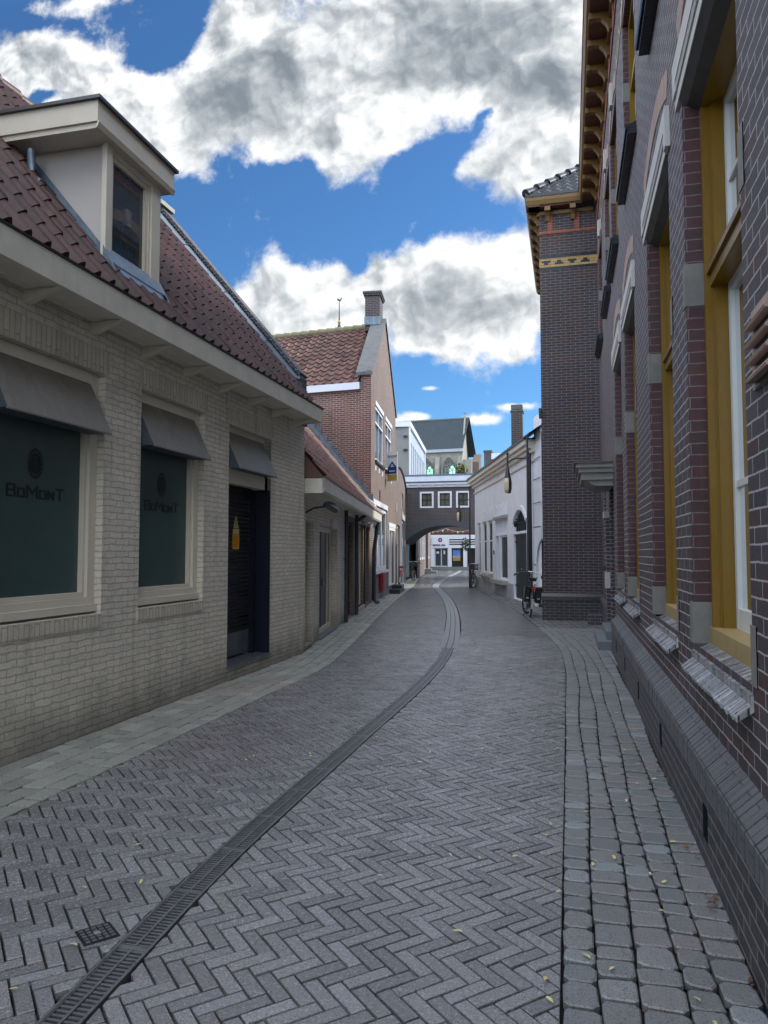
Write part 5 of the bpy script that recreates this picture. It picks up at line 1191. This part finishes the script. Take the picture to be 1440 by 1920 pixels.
for h in UW:
    u0,u1,z0,z1=h
    w=MB(P); w.reveal(h,.12); rv_=w.build('upper_reveal','reveal_brick',h7)
    f=frame_mb(P,u0+.002,u1-.002,z0,z1-.002,-.26,-.07,.09); f.box(u0,u1,-.25,-.08,7.25,7.33); fo=f.build('upper_window_frame','ochre',h7)
    frame_mb(P,u0+.09,u1-.09,z0+.09,7.25,-.2,-.15,.05).build('upper_sash','sash_white',fo)
    MB(P).box(u0+.08,u1-.08,-.2,-.185,z0+.05,z1-.05).build('upper_pane','glass',fo)
    q=MB(P); q.prism([(-.1,5.99),(.11,5.95),(.12,5.98),(-.1,6.07)],u0-.04,u1+.07); q.box(u0-.04,u1+.07,-.02,.09,5.90,5.965); q.build('upper_sill','bluestone',fo)
    q=MB(P); 
    for uu,s_ in((u0,-1),(u1,1)):
        for za in(6.08,7.18): q.box(*sorted((uu-s_*.004,uu+s_*.09)),-.11,.006,za,za+.24)
    q.split('upper_jamb_stone','jamb_stone',rv_)
    q=MB(P); arch_band(q,u0-.04,u1+.04,8.16,.20,.22,.012); q.build('upper_arch','pink_arch',rv_)
    q=MB(P); q.box((u0+u1)/2-.08,(u0+u1)/2+.08,0,.05,8.33,8.68); q.build('keystone','lintel',rv_)
# coloured bands and frieze
def bands(fr,segs,par,zz):
    for a,e in segs:
        b=MB(fr); c_=MB(fr)
        b.box(a,e,-.01,.005,zz,zz+.21)
        c_.box(a,e,-.01,.0052,zz-.066,zz-.003); c_.box(a,e,-.01,.0052,zz+.213,zz+.276)
        u=a+.05; i=0
        while u<e-.2:
            w1,w2=(.20,.10) if i%2==0 else (.10,.20)
            c_.box(u+(.20-w1)/2,u+(.20+w1)/2,.004,.0075,zz+.105,zz+.157); c_.box(u+(.20-w2)/2,u+(.20+w2)/2,.004,.0075,zz+.053,zz+.105)
            u+=.30; i+=1
        o=b.build('yellow_band','yellow_brick',par); c_.build('black_brick_pattern','bluestone',o)
segs=[(-2.5,-.1)]+[(UW[i][1]+.16,UW[i+1][0]-.16) for i in range(len(UW)-1) if UW[i+1][0]-.16-UW[i][1]-.16>.15]+[(UW[-1][1]+.16,17.78)]
bands(P,segs,h7,8.32)
def frieze(fr,a,e,par,step):
    b=MB(fr); b.box(a,e,-.01,.02,9.12,9.19)
    u=a+.25
    while u<e: b.box(u-.06,u+.06,-.01,.02,9.19,9.60); u+=step
    b.build('red_brick_frieze','red_trim',par)
frieze(P,-2.5,17.78,h7,1.1)
def cornice(fr,a,e,par,step,ov,endl=0,endr=0):
    b=MB(fr); b.box(a,e,-.02,.05,9.58,9.66); b.prism([(ov-.05,9.72),(ov,9.74),(ov+.03,9.84),(ov+.03,9.93),(ov-.05,9.93)],a-endl,e+endr)
    o=b.build('cornice','ochre_dark',par)
    MB(fr).box(a-endl,e+endr,-.02,ov-.04,9.70,9.73).build('cornice_soffit','soffit_brown',o)
    MB(fr).box(a-endl,e+endr,-.02,ov+.045,9.93,9.965).build('cornice_gutter','lip',o)
    u=a+.2
    while u<e:
        q=MB(fr); q.prism([(.0,9.42),(.05,9.42),(.09,9.52),(.16,9.60),(ov-.06,9.62),(ov-.06,9.70),(0,9.70)],u-.05,u+.05); q.box(u-.065,u+.065,ov-.09,ov-.03,9.60,9.70); q.build('bracket','ochre_dark',o); u+=step
cornice(P,-2.5,17.5,h7,.62,.37)
b=MB(P); b.poly([(-2.5,.38,9.97),(17.6,.38,9.97),(17.6,-3,13),(-2.5,-3,13)]); b.poly([(-2.5,-6,9.97),(17.6,-6,9.97),(17.6,-3,13),(-2.5,-3,13)]); b.build('roof','tile_black',h7)
# entrance with hood
b=MB(P); h=DOOR[0]; b.reveal(h,.45); b.build('door_reveal','purple_brick',h7)
MB(P).box(13.0,14.25,-.5,-.45,.28,2.75).build('entrance_door','green_door',h7)
b=MB(P); b.box(12.95,14.4,-.02,.52,2.78,2.90); b.box(12.90,14.45,-.02,.56,2.90,2.98); b.box(12.86,14.5,-.02,.60,2.98,3.05); b.prism([(0,2.68),(.30,2.68),(.46,2.78),(0,2.78)],13.0,14.3); cn=b.build('door_hood','hood',h7)
MB(P).box(12.83,14.53,-.02,.63,3.05,3.075).build('hood_flashing','lip',cn)
b=MB(P); b.box(12.5,14.6,0,.30,-.03,.14); b.box(12.75,14.4,0,.16,.14,.28); b.build('door_steps','grey_stone',h7,bevel=.008)
b=MB(P); b.box(14.45,14.75,0,.06,0,2.2); b.box(12.45,12.75,0,.05,.5,2.2) if 0 else None; b.build('door_pilaster','purple_brick',h7)
b=MB(P); b.box(14.42,14.80,0,.10,2.2,2.32); b.box(14.42,14.8,0,.08,.9,1.2); b.split('pilaster_stone','lintel',h7)
b=MB(P); b.box(14.8,17.8,0,.05,.0,.5); b.prism([(0,.5),(.07,.5),(0,.6)],14.8,17.8); b.box(16.8,17.4,0,.35,-.03,.2); b.build('black_plinth','dark_brick',h7)
window(h7,P,*LS[0],d=-.1,mf='ochre',mg='glass'); MB(P).prism([(0,1.2),(.12,1.2),(0,1.3)],15.45,16.55).build('small_sill','bluestone',h7)
# louvred clay vent
b=MB(P); b.box(2.85,3.24,0,.012,2.2,2.52)
vo=b.build('clay_vent','terracotta',h7)
b=MB(P)
for k in range(4): b.prism([(.012,2.225+k*.07),(.045,2.222+k*.07),(.05,2.232+k*.07),(.012,2.275+k*.07)],2.88,3.21)
b.build('vent_louvre','terracotta',vo)
b=MB(P)
for k in range(4): b.box(2.90,3.19,.010,.014,2.20+k*.07,2.224+k*.07)
b.build('vent_slot','letter_black',vo)
# ================================================================== corner tower wing
h8=thing('brick_corner_wing','tall projecting brick wing with yellow patterned band, ochre eaves and black tiled roof','building',(0,20,0))
T=Fr((-.58,17.8),(1,0)); TL=Fr((-.58,17.8),(0,1),-1)
b=MB(T); b.wall(0,5,.62,9.7); b.build('front_wall','tower_brick',h8)
b=MB(TL); b.wall(0,5.9,.62,9.7); b.poly([(5.9,0,0),(5.9,-5,0),(5.9,-5,9.7),(5.9,0,9.7)]); b.build('side_wall','tower_brick',h8)
b=MB(T); b.box(-.03,5,-.02,.03,-.03,.46); b.build('base','tower_base_brick',h8)
b=MB(TL); b.box(0,5.9,-.02,.03,-.03,.46); b.build('side_base','tower_base_brick',h8)
b=MB(T); b.prism([(0,.46),(.045,.46),(.045,.55),(0,.62)],-.045,5); b.build('base_course','bluestone',h8)
b=MB(TL); b.prism([(0,.46),(.04,.46),(.04,.55),(0,.62)],0,5.9); b.build('side_base_course','bluestone',h8)
bands(T,[(0.0,1.32)],h8,8.32); bands(TL,[(0.0,5.9)],h8,8.32)
frieze(T,0,1.3,h8,.62); frieze(TL,0,5.9,h8,.62)
cornice(T,0,1.25,h8,.58,.28,endl=.29,endr=-.26); cornice(TL,.0,5.9,h8,.58,.28,endl=.28)
MB(TL).box(-.05,.25,0,.06,4.75,4.95).build('corner_stone','dark_brick',h8)
# black glazed hipped roof
class Hip:
    def __call__(s,u,d,z): return Vector((-.88+u,17.5-d,z))
rt=MB(); 
E0=Vector((-.88,17.5,9.96)); 
def hip_tiles():
    b=MB(); Lc=.30; w=.24; run=2.9; rise=2.5; n=int(math.hypot(run,rise)/Lc)
    for j in range(n):
        t0,t1=j/n,(j+1)/n; x0=-.88+run*t0*.93
        u=x0
        while u<4.4:
            r_=random.random(); y0,y1=17.5+run*t0,17.5+run*t1; z0_,z1_=9.97+rise*t0,9.97+rise*t1
            K=6; vs=[]
            for (yy,zz,l) in((y0-.02,z0_,.05),(y1,z1_,.012),(y0-.02,z0_-.03,.0)):
                for k in range(K+1): vs.append((u+w*k/K,yy,zz+l+.03*math.cos(2*PI*k/K)))
            b.mesh(vs,[(k,k+1,K+2+k,K+1+k) for k in range(K)]+[(k,k+1,2*K+3+k,2*K+2+k) for k in range(K)],r_)
            u+=w
    # left slope
    b.poly([(-.88,17.5,9.95),(-.88,23.9,9.95),(1.82,20.7,12.45),(1.82,20.4,12.45)]); b.poly([(-.88,23.9,9.95),(4.5,23.9,9.95),(4.5,20.7,12.45),(1.82,20.7,12.45)])
    b.poly([(-.80,17.52,9.95),(4.5,17.52,9.95),(4.5,20.4,12.43),(1.82,20.4,12.43)])
    return b
rt=hip_tiles().build('roof','tile_black',h8)
b=MB(); k=0
while k<11:
    t0,t1=k/11,(k+1)/11; b.tube([(-.88+2.7*t0,17.5+2.9*t0,10.0+2.5*t0+.02),(-.88+2.7*t1,17.5+2.9*t1,10.0+2.5*t1)],[.11,.075],8); k+=1
b.build('hip_tile','tile_black',rt)

# ================================================================== street lamps
def street_lamp(loc,H,label,ang,arm=.5):
    t=thing('street_lamp',label,'street lamp',(0,0,0),'arched street lamps along the right side')
    b=MB(); b.tube([(0,0,0),(0,0,1.0)],[.062,.058],12); b.tube([(0,0,1.0),(0,0,1.06),(0,0,H)],[.05,.042,.028],12); b.build('pole','lamp_grey',t)
    za=H-.62; b=MB(); pts=[(0,0,za)]
    pts+=[(-arm*.55,0,za+.0)]+[(-arm+.18*(1-math.sin(a)),0,za-.18+.18*math.cos(a)) if 0 else (-arm*.55-(arm*.45)*math.sin(a),0,za-.20*(1-math.cos(a))) for a in[PI/2*k/6 for k in range(1,7)]]
    b.tube(pts,.022,8); b.tube([(-arm,0,za-.28),(-arm,0,za+.10),(-arm,0,za+.22)],[.03,.025,.008],8); b.lathe((-arm,0,za+.13),[(.0,-.05),(.04,-.02),(.04,.02),(0,.05)],8); b.build('arm','lamp_grey',t)
    zt=za-.20; b=MB(); b.lathe((-arm,0,zt),[(.02,0),(.035,-.06),(.06,-.20),(.095,-.36)],16); 
    # dark back half shell
    n=9; vs=[]
    for (r_,z) in((.097,-.36),(.118,-.5),(.112,-.68),(.085,-.80)):
        for k in range(n): a=math.radians(-75)+k*math.radians(180)/(n-1); vs.append((-arm+r_*math.cos(a),r_*math.sin(a),zt+z))
    b.mesh(vs,[(i*n+k,i*n+k+1,(i+1)*n+k+1,(i+1)*n+k) for i in range(3) for k in range(n-1)],smooth=True); hd=b.build('lamp_head','lamp_grey',t)
    b=MB(); b.lathe((-arm,0,zt),[(.0,-.355),(.088,-.36),(.108,-.5),(.102,-.68),(.077,-.79),(0,-.80)],16); b.build('lamp_lens','lamp_lens',hd)
    t.location=loc; t.rotation_euler=(0,0,ang); return t
street_lamp((-1.11,21.6,0),4.88,'dark street lamp with cone shaped head before the green double doors',R(4),arm=.56)
l2=street_lamp((-4.35,33.9,0),4.60,'dark street lamp with cream lens seen against the windows of the arched bridge house',R(-8))

# ================================================================== bicycles
def bicycle(label,group,colour='black',crate=False,bags=False):
    t=thing('bicycle',label,'bicycle',(0,0,0),group); rW=.34
    def wheel(y,ang,name):
        c=Vector((0,y,rW)); ax=(math.cos(ang),math.sin(ang),0)
        w=MB().ring(c,ax,rW-.02,.019,36,8).build(name,'rubber',t)
        MB().ring(c,ax,rW-.042,.010,36,6).build('rim','chrome',w)
        s=MB(); a=Vector(ax); x=a.cross(Vector((0,0,1))); 
        for k in range(20):
            th=2*PI*k/20; p=c+(x*math.cos(th)+Vector((0,0,1))*math.sin(th))*(rW-.045); s.tube([tuple(c+a*(.02 if k%2 else -.02)),tuple(p)],.0018,4)
        s.tube([tuple(c-a*.045),tuple(c+a*.045)],.022,8); s.build('spokes','chrome',w); return w
    wheel(0,0,'wheel'); wheel(1.08,R(-28),'wheel')
    b=MB(); bb=(0,.44,.28); st=(0,.30,.80); hd=(0,.93,.88); hb=(0,.97,.62)
    b.tube([(0,.30,.84),bb],.017,8); b.tube([bb,hb],.02,8); b.tube([(0,.35,.62),(0,.6,.58),hd],.017,8); b.tube([(0,.92,.92),hb],.019,8)
    for s_ in(-1,1): b.tube([(s_*.02,.44,.28),(s_*.05,0,rW)],.009,6); b.tube([(s_*.02,.31,.76),(s_*.05,0,rW)],.008,6); b.tube([(s_*.02,.97,.62),(s_*.05,1.06,.40),(s_*.05,1.08,rW)],.011,6)
    b.build('frame',colour,t)
    b=MB()
    for (cy,a0,a1) in((0,R(-15),R(150)),(1.08,R(30),R(165))):
        prev=None
        for k in range(15):
            a=a0+(a1-a0)*k/14; y=cy-math.cos(a)*(rW+.02) if cy==0 else cy+math.cos(a)*(rW+.02)*(-1); z=rW+math.sin(a)*(rW+.02)
            cur=[(-.032,y,z-.0),(0,y*1.0,z+.012),(.032,y,z)]
            if prev: b.mesh(prev+cur,[(0,1,4,3),(1,2,5,4)])
            prev=cur
    b.build('mudguard',colour,t)
    MB().box(-.03,.03,-.372,-.35,.22,.46).build('mudguard_flap','fender',t)
    b=MB(); b.mesh([(-.09,.16,.93),(.09,.16,.93),(.10,.22,.96),(.04,.36,.95),(.02,.46,.94),(-.02,.46,.94),(-.04,.36,.95),(-.10,.22,.96),(-.08,.17,.87),(.08,.17,.87),(.03,.44,.90),(-.03,.44,.90)],[(0,1,2,3,4,5,6,7),(0,1,9,8),(1,2,3,4,10,9),(0,7,6,5,11,8),(8,9,10,11),(4,5,11,10)]); b.tube([(0,.27,.9),(0,.30,.78)],.013,8); b.build('saddle','saddle',t,bevel=.012)
    b=MB(); hp=[(-.34,.66,.98),(-.30,.74,1.02),(-.20,.84,1.06),(-.08,.93,1.08),(0,.93,1.08),(.08,.93,1.08),(.20,.84,1.06),(.30,.74,1.02),(.34,.66,.98)]
    ca,sa=math.cos(R(-18)),math.sin(R(-18)); rt_=lambda p:(p[0]*ca-(p[1]-.93)*sa,.93+p[0]*sa+(p[1]-.93)*ca,p[2])
    b.tube([rt_(p) for p in hp],.012,8); b.tube([(0,.93,1.08),(0,.925,.9)],.013,8); hbar=b.build('handlebar','chrome',t)
    b=MB(); b.tube([rt_((-.345,.60,.96)),rt_((-.325,.70,1.0))],.017,8); b.tube([rt_((.345,.60,.96)),rt_((.325,.70,1.0))],.017,8); b.build('grip','rubber',hbar)
    b=MB(); b.tube([rt_((-.30,.76,1.0)),rt_((-.36,.60,.93))],.006,5); b.tube([rt_((.30,.76,1.0)),rt_((.36,.60,.93))],.006,5); b.build('brake_lever','chrome',hbar)
    b=MB(); 
    for x in(-.06,0,.06): b.tube([(x,-.34,.74),(x,.22,.74)],.006,5)
    for y in(-.34,-.1,.18): b.tube([(-.07,y,.74),(.07,y,.74)],.006,5)
    for s_ in(-1,1): b.tube([(s_*.07,-.25,.74),(s_*.05,0,rW)],.006,5); b.tube([(s_*.07,.05,.74),(s_*.05,0,rW)],.006,5)
    b.build('carrier','black',t)
    MB().box(-.05,.05,-.38,-.345,.67,.73).build('rear_light','reflector',t,bevel=.01)
    b=MB(); b.tube([(0,1.10,.82),(0,1.16,.82)],[.04,.05],10); b.tube([(0,.97,.80),(0,1.1,.82)],.008,5); b.build('head_lamp','black',t)
    b=MB(); b.tube([(-.02,.25,.28),(-.16,.14,.02)],.011,6); b.tube([(.02,.25,.28),(.02,.1,.02)],.011,6); b.build('kickstand','black',t)
    b=MB(); b.tube([(-.05,.44,.28),(-.07,.44,.28),(-.07,.56,.17)],.008,6); b.box(-.17,-.07,.53,.60,.155,.175); b.tube([(.05,.44,.28),(.07,.44,.28),(.07,.32,.39)],.008,6); b.box(.07,.17,.29,.36,.38,.40); b.ring((.045,.44,.28),(1,0,0),.09,.006,20,5); b.build('pedals','black',t)
    MB().slab([(.30,.0)],0,0) if 0 else None
    b=MB(); prof=[(-.04,.25),(.1,.20),(.5,.18),(.56,.28),(.5,.38),(.05,.40),(-.06,.34)]; b.prism([(p[0],p[1]) for p in prof],.035,.06); b.build('chain_case','black',t)
    if bags:
        for s_ in(-1,1):
            b=MB(); x0,x1=sorted((s_*.075,s_*.20)); b.mesh([(x0,-.34,.74),(x1,-.33,.72),(x1,.14,.72),(x0,.15,.74),(x0,-.30,.36),(x1+.0,-.28,.37),(x1,.10,.37),(x0,.10,.36)],[(0,1,2,3),(4,5,6,7),(0,1,5,4),(1,2,6,5),(2,3,7,6),(3,0,4,7)]); bg=b.build('pannier','bag',t,bevel=.02)
            q=MB(); xx=s_*.203; q.box(*sorted((xx,xx+s_*.004)),-.16,-.13,.45,.72); q.box(*sorted((s_*.10,s_*.16)),-.345,-.335,.46,.49); q.build('reflective_strip','fender',bg)
    if crate:
        b=MB(); 
        for (a,c_,e,f_) in((-.2,.2,1.0,1.015),(-.2,.2,1.3,1.315),(-.2,-.185,1.015,1.3),(.185,.2,1.015,1.3)):
            for z in(.84,.92,1.0): b.box(a,c_,e,f_,z,z+.055)
        b.box(-.2,.2,1.0,1.31,.82,.84); b.tube([(-.1,1.15,.82),(-.05,1.08,rW)],.008,5); b.tube([(.1,1.15,.82),(.05,1.08,rW)],.008,5); b.build('front_crate','black',t)
    return t
bk=bicycle('black city bicycle with panniers standing at the corner of the tall brick wing',None,bags=True); bk.location=(-.93,18.5,0); bk.rotation_euler=(0,R(6),R(7))
b2=bicycle('black bicycle with front crate by the far street lamp and white house',None,crate=True); b2.location=(-4.32,34.3,0); b2.rotation_euler=(0,R(-4),R(188))
b3=copy_tree(b2); b3['label']='black bicycle with front crate parked on the left just past the arch'; b3.location=(-9.0,44.2,0); b3.rotation_euler=(0,0,R(195))
b3.location=(-8.75,42.2,0)
b4=bicycle('red bicycle against the brown pavilion beside the blue door',None,colour='red_paint'); b4.location=(-7.55,33.6,0); b4.rotation_euler=(0,R(4),R(10))
# waste bin with lid by the far bicycle crate is left out: not visible
# ================================================================== small fallen leaves
lm=MB(); lm.poly([(0,-.016,.0),(.006,-.004,.003),(.005,.008,.003),(0,.016,0),(-.006,.008,.002),(-.005,-.004,.002)])
first=None; rg=random.Random(21)
for k in range(90):
    if k<62: x=rg.uniform(-.15,.55); y=2.0+6*rg.random()**1.8
    else: x=rg.uniform(-2.4,-.2); y=rg.uniform(2.1,7)
    if first is None:
        o=lm.build('fallen_leaf','leaf'); first=o; tag(o,'small pale yellow leaf fallen on the paving','leaf','pale yellow leaves scattered on the paving')
    else: o=first.copy(); S.collection.objects.link(o)
    o.location=(x,y,.012); s_=rg.uniform(.9,1.5); o.scale=(s_,s_,s_); o.rotation_euler=(rg.uniform(-.2,.2),rg.uniform(-.2,.2),rg.uniform(0,6.28))
lm=MB(); lm.poly([(0,-.03,.0),(.015,-.01,.012),(.012,.012,.014),(0,.03,.004),(-.014,.01,.012),(-.012,-.012,.01)]); first=None
for k in range(14):
    if first is None:
        o=lm.build('dry_leaf','leaf_brown'); first=o; tag(o,'small dry brown leaf caught against the foot of the brick wall','leaf','dry brown leaves along the foot of the right wall')
    else: o=first.copy(); S.collection.objects.link(o)
    y=rg.choice([3.1,3.6,4.2,4.9,5.6])+rg.gauss(0,.06); o.location=(.60+rg.uniform(-.03,.03),y,.012); o.scale=(.6,.6,.6); o.rotation_euler=(rg.uniform(-.6,.6),rg.uniform(-.6,.6),rg.uniform(0,6.28))
